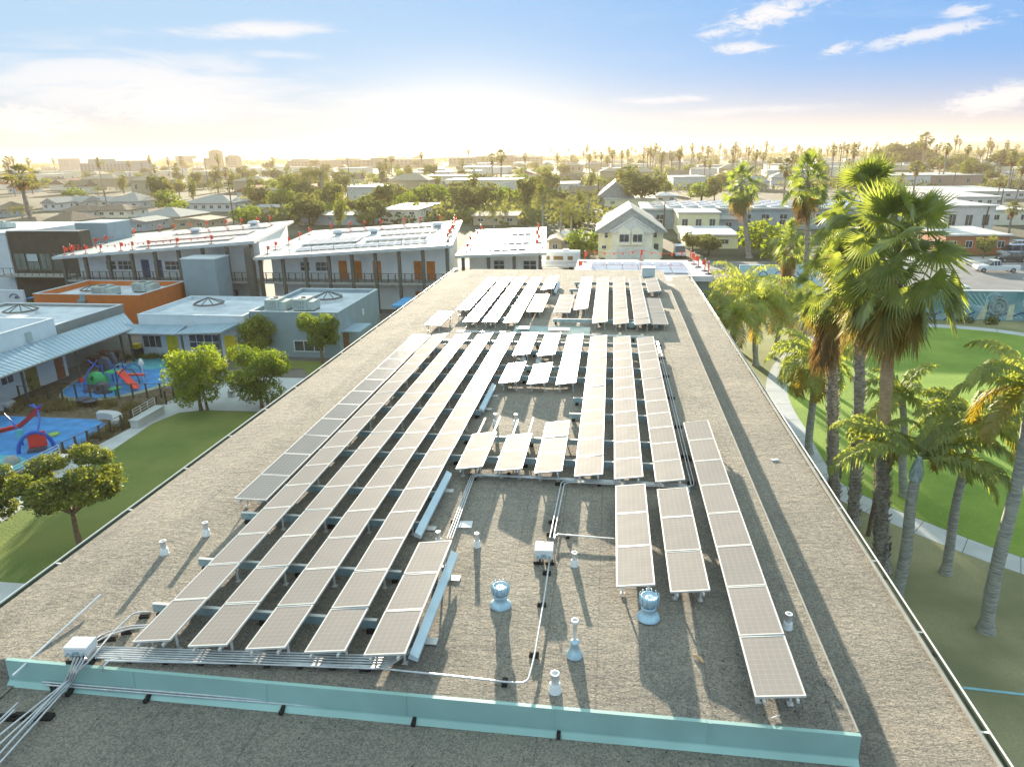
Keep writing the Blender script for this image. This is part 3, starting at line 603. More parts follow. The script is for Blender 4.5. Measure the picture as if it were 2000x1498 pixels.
for i in range(0,len(pp),2):
    a,b=Vector((*pp[i],.0185)),Vector((*qq[i],.0185)); d=(b-a).normalized(); n=Vector((-d.y,d.x,0))*.02; mb.add([a-n,b-n,b+n,a+n],[(0,1,2,3)])
struct('path_joints',mb,mat('dark_joint',(.2,.2,.19),.9))
mb=MB(); a,b=P(1880,1343,0),P(2030,1360,0); d=(b-a).normalized(); n=Vector((-d.y,d.x,0))*.06; mb.add([(p.x,p.y,.02) for p in (a-n,b-n,b+n,a+n)],[(0,1,2,3)]); struct('painted_line',mb,mat('blue_line',(.25,.5,.6),.7))
sheet('street',[(20,86.5),(160,86.5),(160,92),(160,122),(46,122),(40,100),(20,97)],.010,STREET)
sheet('street',[(-30,112.5),(60,112.5),(60,121.5),(-30,121.5)],.012,STREET)
sheet('pavement',[(44,122.2),(160,122.2),(160,128),(47,128)],.016,CONC)
# ---------------------------------------------------------------- low classroom blocks
ROOFW=mat('white_roof_membrane',(.62,.68,.74),.55,0,.13,.7,.04,8,detail=6)
WALLW=mat('white_stucco',(.66,.72,.76),.85,0,.05,1)
WALLBG=mat('blue_grey_stucco',(.27,.36,.40),.85,0,.06,1)
WALLG=mat('grey_stucco',(.27,.29,.28),.85,0,.06,1)
WALLO=mat('orange_stucco',(.62,.17,.035),.8,0,.07,1)
CAPM=mat('parapet_cap',(.62,.68,.72),.5,.1,.05,2)
GLASSD=mat('dark_glass',(.05,.07,.08),.08,0,.2,1,spec=1.)
HVAC=mat('hvac_case',(.42,.50,.48),.5,.2,.08,3)
BMETAL=mat('blue_standing_seam',(.36,.50,.60),.4,.15,.06,1)
DKM=mat('dark_metal',(.10,.10,.09),.5,.2,.1,3)
YEL=mat('yellow_door',(.85,.62,.02),.6); OLIVE=mat('olive_door',(.25,.22,.05),.7); LIME=mat('lime_panel',(.35,.6,.05),.6)
def block(name,label,x0,x1,y0,y1,z,wall,ph=.35,cat='classroom',mats2=None,z0=0):
    t=thing(name,label,cat,((x0+x1)/2,(y0+y1)/2,0))
    mb=MB(); th=.22
    mb.box(x0,x1,y0,y0+th,z0,z); mb.box(x0,x1,y1-th,y1,z0,z); mb.box(x0,x0+th,y0+th,y1-th,z0,z); mb.box(x1-th,x1,y0+th,y1-th,z0,z); mb.build('wall',wall,t)
    mb=MB(); mb.box(x0+th,x1-th,y0+th,y1-th,z-ph-.2,z-ph); ro=mb.build('roof',ROOFW,t)
    mb=MB(); c=.03
    mb.box(x0-c,x1+c,y0-c,y0+th+c,z,z+.04); mb.box(x0-c,x1+c,y1-th-c,y1+c,z,z+.04); mb.box(x0-c,x0+th+c,y0+th+c,y1-th-c,z,z+.04); mb.box(x1-th-c,x1+c,y0+th+c,y1-th-c,z,z+.04); mb.build('parapet_cap',CAPM,t)
    return t
def skylight(x,y,z,label,r=1.35,h=.55):
    t=thing('skylight',label,'skylight',(x,y,z),0,'low dome skylights on the classroom roofs'); ORG[t.name]=Vector((0,0,0))
    mb=MB(); mb.lathe([(r*1.05,0),(r*1.05,.35),(r,.36)],n=8,sm=False); mb.build('curb',WHITEP,t)
    mb=MB(); mb.lathe([(r*1.12,.34),(r*1.12,.42),(r*.98,.46),(r*.98,.36)],n=8,sm=False)
    for k in range(8):
        a=2*math.pi*k/8; mb.tube([(r*math.cos(a),r*math.sin(a),.44),(0,0,.44+h)],.045,4)
    mb.build('frame',DKM,t)
    mb=MB(); mb.lathe([(r*.99,.42),(0.001,.42+h)],n=8,sm=False); mb.build('glazing',mat('skylight_glass',(.45,.55,.62),.12,0,.1,1,spec=1.),t)
def hvac(x,y,z,label,sx=1.1,sy=.9,sz=1.0,rz=0):
    t=thing('air_conditioner',label,'air conditioner',(x,y,z),rz,'rooftop air conditioning units'); ORG[t.name]=Vector((0,0,0))
    mb=MB(); mb.box(-sx,sx*.35,-sy,sy,.15,sz); mb.box(sx*.36,sx,-sy*.9,sy*.9,.15,sz*.82); mb.build('case',HVAC,t)
    mb=MB(); mb.lathe([(sx*.38,sz),(sx*.38,sz+.05),(sx*.30,sz+.05),(sx*.30,sz+.02),(0,sz+.02)],c=(-sx*.33,0,0),n=18); mb.build('fan',DKM,t)
    mb=MB()
    for k in range(5): mb.box(-sx*.9+k*.22,-sx*.9+k*.22+.14,-sy-.03,-sy-.001,.3,sz*.85)
    mb.build('louvre',mat('louvre_grey',(.28,.34,.34),.5),t)
    mb=MB(); mb.box(-sx*.95,sx*.95,-sy*.85,sy*.85,0,.15); mb.build('curb',DKM,t)
def facade_window(par,x,y,z,w,h,axis='y',fr=WHITEP,gl=GLASSD,mull=1,d=-1,name='window',mid=False):
    """axis 'y': wall faces -Y (d=-1); axis 'x': wall faces +X (d=1)"""
    mb=MB(); f=.07
    def bx(u0,u1,v0,v1,o0,o1):
        if axis=='y': mb.box(u0,u1,min(y+d*o0,y+d*o1),max(y+d*o0,y+d*o1),v0,v1)
        else: mb.box(min(x+d*o0,x+d*o1),max(x+d*o0,x+d*o1),u0,u1,v0,v1)
    u=x if axis=='y' else y
    bx(u,u+w,z,z+f,.005,.06); bx(u,u+w,z+h-f,z+h,.005,.06); bx(u,u+f,z+f,z+h-f,.005,.06); bx(u+w-f,u+w,z+f,z+h-f,.005,.06)
    for k in range(mull): uu=u+w*(k+1)/(mull+1); bx(uu-.03,uu+.03,z+f,z+h-f,.005,.05)
    if mid: bx(u+f,u+w-f,z+h/2-.03,z+h/2+.03,.005,.048)
    o=mb.build(name,fr,par)
    mb=MB(); bx(u+f,u+w-f,z+f,z+h-f,.004,.02); mb.build('pane',gl,o)
def door(par,x,y,z,w,h,m,axis='y',d=-1):
    mb=MB(); 
    if axis=='y': mb.box(x,x+w,min(y,y+d*.06),max(y,y+d*.06),z,z+h)
    else: mb.box(min(x,x+d*.06),max(x,x+d*.06),y,y+w,z,z+h)
    o=mb.build('door',m,par); mb=MB()
    if axis=='y': mb.box(x+w*.8,x+w*.86,y+d*.1,y+d*.061,z+.9,z+1.15)
    else: mb.box(min(x+d*.061,x+d*.1),max(x+d*.061,x+d*.1),y+w*.8,y+w*.86,z+.9,z+1.15)
    mb.build('handle',GALV,o)
ob=block('classroom_block','low flat roofed block with bright orange walls and two rooftop units',-61,-48.6,67.0,75.6,4.0,WALLO,.55)
mb=MB(); mb.box(-55.5,-54.9,66.95,66.999,3.2,4.06); mb.box(-55.6,-54.8,66.6,66.94,3.2,3.5); mb.build('scupper',GALV,ob)
hvac(-54.3,69.6,3.45,'green grey rooftop unit on the orange block, left one',1.15,.9,1.05); hvac(-51.2,72.0,3.45,'green grey rooftop unit on the orange block, right one',1.15,.9,1.05)
skylight(-57,71,3.45,'dome skylight on the orange block, mostly behind its parapet',1.2,.4)
gb=block('classroom_block','low block with grey green side wall and white roof, left of the white block',-60,-47.2,53.0,62.4,4.0,WALLG,.25)
skylight(-55.0,58.6,3.75,'octagonal dome skylight on the grey walled block',1.35,.5)
wb=block('classroom_block','white wall block at the far left edge behind the long blue canopy',-60,-46.7,38,52.9,4.75,WALLW,1.0)
mb=MB(); mb.box(-46.69,-46.5,49.6,50.1,3.6,4.3); mb.build('vent_hood',HVAC,wb)
mb=MB(); mb.box(-52,-50.5,53.1,54.6,3.76,4.6); tag(mb.build('roof_curb',WALLW),'square white raised curb on the grey walled block','roof curb')
cb=block('classroom_block','white fronted classroom with yellow doors and a dome skylight on top',-42.7,-32.42,58.1,66.9,4.0,WALLW,.3)
skylight(-38.6,63.2,3.7,'octagonal dome skylight on the white fronted classroom',1.35,.5)
door(cb,-40.2,58.1,.05,1.1,2.2,YEL); door(cb,-34.5,58.1,.05,1.1,2.15,YEL)
facade_window(cb,-42.6,58.1,.9,1.9,1.2,mull=2); facade_window(cb,-38.0,58.1,.8,3.1,1.5,mull=3,mid=True)
mb=MB(); mb.box(-36.35,-35.75,58.02,58.045,.9,1.5); mb.build('lime_panel',LIME,cb)
bb=block('classroom_block','blue grey block with two air conditioners, nearest the panel roof',-32.4,-24.0,59.2,70.8,4.2,WALLBG,.35)
hvac(-30.6,61.6,3.85,'pale green air conditioner on the blue grey block, left one',1.0,.9,1.15); hvac(-28.0,61.9,3.85,'pale green air conditioner on the blue grey block, right one',1.0,.9,1.15)
skylight(-27.6,66.2,3.85,'dome skylight behind the two air conditioners on the blue grey block',1.35,.5)
facade_window(bb,-28.4,59.2,.55,2.9,1.05,mull=2)
door(bb,-24.0,60.1,.05,1.3,2.1,mat('brown_door',(.25,.12,.07),.6),'x',1)
mb=MB(); mb.box(-23.98,-22.3,59.9,63.2,2.25,2.35); mb.build('canopy',BMETAL,bb)
mb=MB(); mb.box(-23.98,-23.9,65.5,65.9,2.6,3.2); mb.build('vent_hood',WHITEP,bb)
# blue standing seam canopies
def canopy(label,corners,posts,seams,ax):
    t=thing('covered_walkway',label,'canopy',(corners[0][0],corners[0][1],0))
    mb=MB(); lo=[(x,y,z-.1) for x,y,z in corners]; mb.hexa(lo,corners); 
    a,b,c,d=[Vector(q) for q in corners]
    for k in range(seams+1):
        u=k/seams; p=a.lerp(b,u); q=d.lerp(c,u); mb.tube([p+Vector((0,0,.02)),q+Vector((0,0,.02))],.022,4)
    mb.build('roof',BMETAL,t)
    mb=MB(); mb.tube([a-Vector((0,0,.08)),b-Vector((0,0,.08))],.09,6); mb.build('gutter',WALLG,t)
    for (x,y,h) in posts:
        mb=MB(); mb.box(x-.07,x+.07,y-.07,y+.07,0,h); mb.build('post',DKM,t)
canopy('long blue metal walkway roof along the white and grey walled blocks',[(-42.7,38,2.95),(-42.7,57.6,2.95),(-46.6,61.5,3.35),(-46.6,38,3.35)],[(-43.2,44.8,2.8),(-43.2,50.4,2.8),(-43.2,56,2.8)],44,0)
canopy('blue metal canopy roof along the front of the white fronted classroom',[(-46.4,56.2,2.75),(-38.0,56.2,2.75),(-38.0,58.05,3.1),(-44.5,58.05,3.1)],[(-42.6,56.4,2.6)],18,1)
canopy('raised blue porch roof over the classroom window with green panel',[(-37.9,56.1,2.8),(-33.6,56.1,3.0),(-32.8,58.05,3.4),(-37.0,58.05,3.2)],[(-37.5,56.3,2.7),(-33.9,56.3,2.85)],9,1)
lw=thing('classroom_block','white classroom wall with olive door and strip windows under the long canopy','classroom',(-46.4,46,0))
mb=MB(); mb.box(-46.69,-45.6,38,52.0,0,2.75); mb.build('wall',WALLW,lw)
for yy in (41.2,43.0,45.2): facade_window(lw,-45.6,yy,1.2,1.3,.9,'x',WHITEP,GLASSD,1,1)
door(lw,-45.6,47.6,.05,1.15,2.15,OLIVE,'x',1); door(lw,-45.6,50.7,.05,.9,2.1,mat('rust_door',(.3,.1,.05),.7),'x',1)
mb=MB(); mb.hexa([(-43.6,38,2.45),(-43.6,45.0,2.45),(-45.6,45.0,2.7),(-45.6,38,2.7)],[(-43.6,38,2.52),(-43.6,45.0,2.52),(-45.6,45.0,2.77),(-45.6,38,2.77)])
# ---------------------------------------------------------------- two storey wings
WWALL=mat('wing_wall',(.84,.86,.84),.85,0,.06,.8); WDARK=mat('wing_dark_frame',(.12,.12,.10),.6,.1,.1,2)
SLAB=mat('slab_concrete',(.38,.38,.35),.9,0,.1,1); BLUED=mat('blue_door',(.03,.07,.20),.6); ORD=mat('orange_door',(.55,.17,.02),.6)
SOLW=mat('far_solar_glare',(.62,.60,.58),.16,0,.06,.5,spec=1.,coat=.6)  # pale base colour carries the white glare of the roof panels
def wing(label,X0,X1,Y0,Y1,z0,z1,ncol,doors,wins,dlow,dcol,paneldef,k_,oh=.6):
    t=thing('school_wing',label,'school building',((X0+X1)/2,Y0,0))
    zr=lambda x: z0+(z1-z0)*(x-X0)/(X1-X0)
    yb=Y0+2.3
    mb=MB(); a,b=X0+.5,X1-.3
    mb.hexa([(a,yb,0),(b,yb,0),(b,Y1-.6,0),(a,Y1-.6,0)],[(a,yb,zr(a)-.35),(b,yb,zr(b)-.35),(b,Y1-.6,zr(b)-.35),(a,Y1-.6,zr(a)-.35)]); mb.build('wall',WWALL,t)
    mb=MB(); c=[(X0-oh,Y0-oh),(X1+oh,Y0-oh),(X1+oh,Y1+oh),(X0-oh,Y1+oh)]
    mb.hexa([(x,y,zr(x)-.33) for x,y in c],[(x,y,zr(x)) for x,y in c]); rf=mb.build('roof',[mat('roof_edge_grey',(.50,.53,.54),.6,0,.08,1)],t)
    mb=MB(); mb.box(X0,X1,Y0,yb-.002,3.35,3.6); mb.build('balcony_slab',SLAB,t)
    for k in range(ncol):
        x=X0+.2+(X1-X0-.4)*k/(ncol-1); mb=MB(); mb.box(x-.17,x+.17,Y0-.06,Y0+.28,0,zr(x)-.35); mb.build('column',WDARK,t)
    for k in range(ncol-1):
        xa=X0+.2+(X1-X0-.4)*k/(ncol-1)+.14; xb=X0+.2+(X1-X0-.4)*(k+1)/(ncol-1)-.14
        mb=MB(); mb.box(xa,xb,Y0+.02,Y0+.07,4.6,4.66)
        for j in range(3): x=xa+(xb-xa)*(j+.5)/3; mb.box(x-.06,x+.06,Y0+.02,Y0+.07,3.6,4.6)
        for j in range(5): mb.box(xa,xb,Y0+.035,Y0+.055,3.72+j*.17,3.75+j*.17)
        mb.build('railing',DKM,t)
    for x in doors: door(t,x,yb,3.61,1.0,2.15,dcol)
    for x,w in wins: facade_window(t,x,yb,4.5,w,1.15,mull=max(1,int(w/1.0)),mid=True)
    for x in dlow: door(t,x,yb,.05,1.0,2.15,dcol)
    for (xa,xb,ya,yb2,nx,ny) in paneldef:
        for i in range(nx):
            mb=MB(); w=(xb-xa)/nx
            for j in range(ny):
                h=(yb2-ya)/ny; x0,x1=xa+i*w+.03,xa+(i+1)*w-.03; y0,y1=ya+j*h+.03,ya+(j+1)*h-.03
                mb.add([(x0,y0,zr(x0)+.16),(x1,y0,zr(x1)+.16),(x1,y1,zr(x1)+.16),(x0,y1,zr(x0)+.16)],[(0,1,2,3)])
                mb.add([(x0,y0,zr(x0)+.12),(x1,y0,zr(x1)+.12),(x1,y0,zr(x1)+.16),(x0,y0,zr(x0)+.16)],[(0,1,2,3)])
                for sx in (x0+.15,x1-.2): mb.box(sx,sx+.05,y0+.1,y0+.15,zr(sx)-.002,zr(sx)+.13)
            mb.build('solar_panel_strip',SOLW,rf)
    for ch in [t]+list(t.children_recursive):
        if ch.type=='MESH':
            for v in ch.data.vertices:
                if v.co.y>2.5: v.co.x+=k_*v.co.y
    return t,zr
w1,zr1=wing('two storey school wing on the left with blue doors and rising white roof',-66.2,-41.2,78,103,6.5,8.35,9,(-57.2,-55.5,-48.2),((-62,1.4),(-60.4,2.1),(-54.1,2.3),(-51.4,2.5)),(-57,-49,-46),BLUED,[(-57,-44.5,80.6,84.2,12,2),(-58,-43.5,86,91.5,14,3),(-57,-42.5,93.5,99.5,14,3)],-.27)
w2,zr2=wing('two storey school wing in the middle with orange doors, crowded with roof posts',-40.7,-17.9,78,107,6.5,7.95,9,(-31.8,-30.0,-27.6,-22.6,-21.1),((-36.6,1.2),(-34.7,2.0)),(-31.5,-22.6,-21.0),ORD,[(-37,-20.5,80.4,83.6,16,2),(-37.5,-30,86,93,7,3),(-29,-21,85.5,89,8,2),(-28,-20.2,92,98,8,3),(-36.5,-20.5,100,105,16,2)],-.17)
w3,zr3=wing('two storey school wing on the right, smallest, beside the motorhome',-16.9,-7.6,80,107,6.6,6.95,4,(),((-13.5,1.3),(-10,1.6)),(),ORD,[(-14.5,-9.6,82,86,5,2),(-14.8,-9.2,88,96,6,4),(-14.8,-9.2,98,104.5,6,3)],-.09)
# grey stair tower and right details
def tower(label,x0,x1,y0,y1,z,m):
    t=thing('stair_tower',label,'stair tower',((x0+x1)/2,(y0+y1)/2,0)); mb=MB(); mb.box(x0,x1,y0,y1,0,z); mb.build('wall',m,t)
    mb=MB(); mb.box(x0-.06,x1+.06,y0-.06,y1+.06,z,z+.12); mb.build('cap',CAPM,t)
tower('blue grey stair tower standing in front of the left school wing',-48.0,-43.9,74.2,77.3,6.7,WALLBG)
q=V(152,470,92); q2=V(214,470,92); tower('blue grey tower block behind the dark glazed building at the left',q.x,q2.x,92,97,V(180,437,92).z,WALLBG)
mb=MB(); mb.box(-41.9,-41.0,77.2,77.9,0,7.6); tag(mb.build('dark_pier',WDARK),'tall dark pier between the left and middle school wings','pier')
t=thing('metal_staircase','light metal staircase climbing at the right end of the middle wing','staircase',(-19.5,75.6,0))
for sgn in (0,1):
    mb=MB(); y=75.2+sgn*1.1; mb.tube([(-22.4,y,.1),(-18.6,y,3.5)],.07,5); mb.tube([(-22.4,y,1.1),(-18.6,y,4.5)],.03,5)
    for k in range(5): x=-22.2+k*.9; mb.tube([(x,y,.3+k*.8),(x,y,1.25+k*.8)],.02,4)
    mb.build('stringer',GALV,t)
mb=MB()
for k in range(16): x=-22.3+k*.24; mb.box(x,x+.24,75.22,76.28,.12+k*.212,.16+k*.212)
mb.build('treads',GALV,t)
# dark glazed building, far left
t=thing('glazed_building','white and dark building with a sloping roofline and tall windows at the left edge','building',(-78,84,0))
mb=MB(); mb.hexa([(-100,83,0),(-72.0,83,0),(-72,100,0),(-100,100,0)],[(-100,83,9.0),(-78,83,9.0),(-78,100,9.0),(-100,100,9.0)]); 
mb=MB(); mb.box(-100,-77.6,83,100,0,8.6); mb.build('white_wall',WALLW,t)
mb=MB(); mb.box(-77.6,-67.2,83.2,85.2,0,8.9); mb.build('dark_wall',mat('charcoal_cladding',(.07,.065,.05),.8,0,.15,1),t)
for (x,w) in ((-77.2,1.6),(-75.4,1.7),(-73.5,1.6),(-71.6,1.2)): facade_window(t,x,83.2,3.9,w,2.2,mull=1,fr=DKM,gl=mat('grey_glass',(.16,.21,.20),.1,0,.3,.4,spec=1.),mid=True)
facade_window(t,-75.4,83.14,5.0,1.7,1.1,mull=0,fr=DKM,gl=mat('pale_glass',(.45,.55,.58),.1,0,.1,.4,spec=1.))
mb=MB(); mb.box(-78.5,-68.2,81.2,83.1,3.3,3.5); mb.build('balcony_slab',SLAB,t)
mb=MB(); mb.box(-78.5,-68.2,81.2,81.25,4.4,4.46)
for k in range(11): x=-78.4+k*1.0; mb.box(x,x+.07,81.2,81.25,3.5,4.4)
mb.build('railing',DKM,t)
mb=MB(); mb.box(-100.1,-77.5,82.9,83.1,8.6,8.75); mb.box(-77.5,-67.1,83.0,83.25,8.9,9.0); mb.build('parapet_cap',CAPM,t)
mb=MB(); mb.lathe([(.25,0),(.25,.3),(.0,.3)],n=14); 
hvac(-88,92,8.6,'long louvred unit on the white building at the far left',1.6,.9,1.0); hvac(-84,90,8.6,'second louvred unit on the white building at the far left',1.2,.9,.9)
# blue awning and white curved sign wall
mb=MB(); mb.hexa([(-66.5,72,2.4),(-63,73.5,2.7),(-61.5,76,2.9),(-66,76,2.6)],[(-66.5,72,2.46),(-63,73.5,2.9),(-61.5,76,3.1),(-66,76,2.66)]); tag(mb.build('awning',mat('sky_blue_fabric',(.02,.33,.75),.7)),'bright blue fabric awning at the far left behind the orange block','awning')
t=thing('painted_wall','white painted wall with dark swirls beside the bright blue awning','wall',(-68,72,0)); mb=MB(); mb.box(-73,-66.8,72,72.3,0,3.4); mb.build('wall',WALLW,t)
mb=MB(); mb.tube([(-68.6,71.97,2.6),(-68.2,71.97,2.95),(-67.6,71.97,2.9),(-67.3,71.97,2.5)],.06,5); mb.tube([(-67.9,71.97,2.5),(-67.7,71.97,2.65),(-67.55,71.97,2.45)],.09,5); mb.build('swirl_marks',mat('ink_blue',(.03,.06,.15),.7),t)
# blue roof shed beside panel roof
t=thing('shed','small shed with flat bright blue roof beside the blue grey block','shed',(-19.5,72.5,0)); mb=MB(); mb.box(-22.2,-17,71,75,0,2.3); mb.build('wall',mat('fence_grey_blue',(.3,.36,.38),.8,0,.2,4,stretch=(6,6,.2)),t)
mb=MB(); mb.box(-22.6,-16.8,70.7,75.3,2.3,2.5); mb.build('roof',mat('bright_blue_roof',(.12,.42,.78),.5,0,.1,1),t)
# ---------------------------------------------------------------- roof posts with flags
FLAG=mat('orange_red_vinyl',(.85,.09,.04),.5,0,.15,9); FLAGW=mat('reflective_white',(.85,.85,.85),.4)
def fpost(x,y,z,label,flag=True,grp='orange warning posts on the school roofs'):
    t=thing('warning_post',label,'warning post',(x,y,z),0,grp); ORG[t.name]=Vector((0,0,0))
    mb=MB(); mb.tube([(0,0,.02),(0,0,1.0)],.045,6); mb.build('post',FLAG,t)
    mb=MB(); mb.tube([(0,0,1.0),(0,0,1.12)],.047,6); mb.build('reflector',FLAGW,t)
    mb=MB(); mb.obox((0,0,.03),(.22,.22,.03)); mb.build('base',BLACKR,t)
    if flag:
        mb=MB(); mb.hexa([(.0,.04,.5),(.32,.05,.62),(.33,.07,.6),(0,.06,.5)],[(.0,.04,1.0),(.3,.05,.98),(.3,.07,.98),(0,.06,1.0)]); mb.build('flag',FLAG,t)
    return t
FP=fpost(-65.6,78.2,6.55,'orange flagged post at the front left tip of the left wing roof')
random.seed(8)
def posts(lst,zr,wname,side,ypos,orient):
    for i,x in enumerate(lst):
        y=ypos(i) if callable(ypos) else ypos
        dup(FP,(x+{'left':-.27,'middle':-.17,'right':-.09}[wname]*(y-78 if y>80 else 0),y,zr(x)+.005),random.uniform(-.5,.8),'orange warning post %s, %s on the %s wing roof'%(['first','second','third','fourth','fifth','sixth','seventh','eighth','ninth','tenth','eleventh','twelfth','thirteenth','fourteenth','fifteenth'][i],side,wname))
posts([-64.3,-62.6,-60.6,-57.9,-56.4,-54.3,-50.6,-46.2],zr1,'left','counted along the front edge',78.0,0)
posts([-66.2,-66.1,-66.0,-65.9,-65.7,-65.5],zr1,'left','up the left side',lambda i:(81,84.5,87.5,90.5,95,99.5)[i],0)
posts([-62.5,-60.1,-57.5,-54.6,-51.5,-49,-46.4,-44.3],zr1,'left','counted along the back edge',103.0,0)
posts([-40.4,-40.3,-40.0,-40.1,-40.2],zr2,'middle','up the left side',lambda i:(80,84,89,95,101)[i],0)
posts([-38.2,-35.2,-32.8,-30.2,-26.4,-23.9,-20.8],zr2,'middle','counted along the back edge',107.0,0)
posts([-18.3,-18.2,-18.4,-18.1,-18.3,-18.2],zr2,'middle','down the right side',lambda i:(104,100,96,91,86,81)[i],0)
posts([-16.5,-16.4,-16.6,-16.3],zr3,'right','down the left side',lambda i:(103,96,89,82)[i],0)
posts([-8.1,-8.0,-8.2,-7.9,-8.1],zr3,'right','down the right side',lambda i:(103,98,93,88,83)[i],0)
def flagrope(label,pts):
    t=thing('flag_rope',label,'flag rope',pts[0],0,'red flag ropes strung over the roofs'); mb=MB(); pp=[]
    for a,b in zip(pts,pts[1:]):
        a,b=Vector(a),Vector(b); n=max(3,int((b-a).length/.8))
        for k in range(n): u=k/n; pp.append(a.lerp(b,u)-Vector((0,0,.28*math.sin(math.pi*u))))
    pp.append(Vector(pts[-1])); mb.tube(pp,.018,4); mb.build('rope',FLAG,t)
    mb=MB()
    for i,p in enumerate(pp[1:-1]):
        s=random.uniform(.14,.26); mb.add([p,p+Vector((s,.02,0)),p+Vector((s*.5,.03,-s*1.5))],[(0,1,2)]); mb.add([p+Vector((0,.02,0)),p+Vector((s*.5,.05,-s*1.5)),p+Vector((s,.04,0))],[(0,1,2)])
    mb.build('flags',FLAG,t)
xs=[-65.6,-64.3,-62.6,-60.6,-57.9,-56.4,-54.3,-50.6,-46.2]
flagrope('red flag rope along the front edge of the left wing roof',[(x,78.05,zr1(x)+1.0) for x in xs])
flagrope('red flag rope up the left side of the left wing roof',[(-65.6,78.1,7.5),(-67,81,7.5),(-67.8,84.5,7.5),(-68.6,87.5,7.5),(-70.3,95,7.5)])
flagrope('red flag rope down the right side of the middle wing roof',[(-22.7,104,8.9),(-21.4,96,8.9),(-19.6,86,8.9),(-18.7,81,8.9)])
# scaffold like railings on middle wing front
t=thing('guard_rail','thin metal guard rail along the front edge of the middle wing roof','guard rail',(-30,78.3,6.7))
mb=MB(); xs=[-39.5+i*2.7 for i in range(9)]
mb.tube([(x,78.2,zr2(x)+1.0) for x in xs],.03,5); mb.tube([(x,78.2,zr2(x)+.55) for x in xs],.025,5); mb.build('rail',GALV,t)
for x in xs: mb=MB(); mb.tube([(x,78.2,zr2(x)),(x,78.2,zr2(x)+1.02)],.03,5); mb.build('post',DKM,t)
# round roof vents on wings
for i,(x,y,zr,lb) in enumerate(((-54,95.5,zr1,'on the left wing roof, left'),(-46.2,100,zr1,'on the left wing roof, right'),(-35,98,zr2,'on the middle wing roof, left'),(-29.5,96.5,zr2,'on the middle wing roof, middle'),(-20.5,99,zr2,'on the middle wing roof, right'))):
    t=thing('roof_ventilator','squat round roof ventilator '+lb,'roof vent',(x+(-.27 if zr is zr1 else -.17)*(y-78),y,zr(x)),0,'squat round ventilators'); ORG[t.name]=Vector((0,0,0)); mb=MB(); mb.lathe([(.5,0),(.5,.35)],n=16); mb.build('curb',GALV,t); mb=MB(); mb.lathe([(.8,.35),(.85,.45),(.7,.62),(.3,.72),(0,.74)],n=18); mb.build('cap',WHITEP,t)
# lower white roof beyond the hall
t=thing('annex_building','low annex with white roof and orange posts beyond the far end of the hall','building',(3,63,0))
mb=MB(); ZA=V(1270,508,69.2).z; print('ZA',ZA); mb.box(-2.7,8.3,60.2,68.8,0,ZA-.45); mb.build('wall',WALLG,t)
mb=MB(); mb.box(-3.0,8.6,59.95,69.2,ZA-.45,ZA); rf=mb.build('roof',mat('annex_white_roof',(.78,.74,.76),.5,0,.05,1),t)  # the annex roof is plain pinkish white
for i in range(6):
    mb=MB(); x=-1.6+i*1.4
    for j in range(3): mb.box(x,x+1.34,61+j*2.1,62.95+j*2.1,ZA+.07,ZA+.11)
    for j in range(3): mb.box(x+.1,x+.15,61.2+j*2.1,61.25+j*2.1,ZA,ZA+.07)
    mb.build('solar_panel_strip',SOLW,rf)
for i,(x,y) in enumerate(((-2.6,61.5),(-2.3,67.5),(7.6,68.6),(7.7,66.5),(7.9,64.8),(8.2,62.6),(8.3,61),(3,68.9))):
    dup(FP,(x,y,ZA+.005),i*.7,'orange warning post on the white annex roof, '+('near left corner','far left corner','far right corner','second down the right side','third down the right side','fourth down the right side','near right corner','middle of the far edge')[i])
# ---------------------------------------------------------------- fences and playgrounds
BRONZE=mat('bronze_post',(.09,.075,.05),.5,.3,.1,5); WOODP=mat('tan_wood_post',(.5,.42,.27),.7)  # second material is a plain tan wood tone
def fence(label,pts,h=1.15,mesh=True,pm=BRONZE):
    t=thing('fence',label,'fence',(pts[0][0],pts[0][1],0))
    for (x,y) in pts: mb=MB(); mb.box(x-.05,x+.05,y-.05,y+.05,0,h); mb.build('post',pm,t)
    for a,b in zip(pts,pts[1:]):
        mb=MB(); mb.tube([(*a,h-.04),(*b,h-.04)],.022,4); mb.tube([(*a,.1),(*b,.1)],.015,4)
        n=14
        for k in range(1,n): u=k/n; x=a[0]+(b[0]-a[0])*u; y=a[1]+(b[1]-a[1])*u; mb.tube([(x,y,.1),(x,y,h-.04)],.004,3,cap=False)
        mb.build('mesh_infill',BRONZE,t)
def lerp2(a,b,n): return [(a[0]+(b[0]-a[0])*k/n,a[1]+(b[1]-a[1])*k/n) for k in range(n+1)]
fence('bronze post fence between the blue playground and the path',lerp2((-33.0,35.9),(-32.4,41.6),6),1.1)
fence('bronze post fence between the two playgrounds, seen square on',lerp2((-44.6,45.6),(-33.9,47.2),10),1.2)
fence('bronze post fence carrying on past the concrete bench towards the street tree',lerp2((-32.5,44.6),(-33.0,49.5),4),1.1)
def rail5(label,a,b,h=1.05):
    t=thing('hand_rail',label,'railing',(a[0],a[1],0))
    for k in range(5): mb=MB(); z=.3+k*(h-.3)/4; mb.tube([(*a,z),(*b,z)],.022,5); mb.build('bar',WHITE_AL,t)
    for p in lerp2(a,b,3): mb=MB(); mb.tube([(*p,0),(*p,h)],.03,5); mb.build('post',WHITE_AL,t)
rail5('pale five bar railing at the near corner of the blue playground',(-33.2,31.8),(-33.0,35.6)); rail5('pale five bar railing above the concrete bench wall',(-32.4,41.8),(-32.5,44.4))
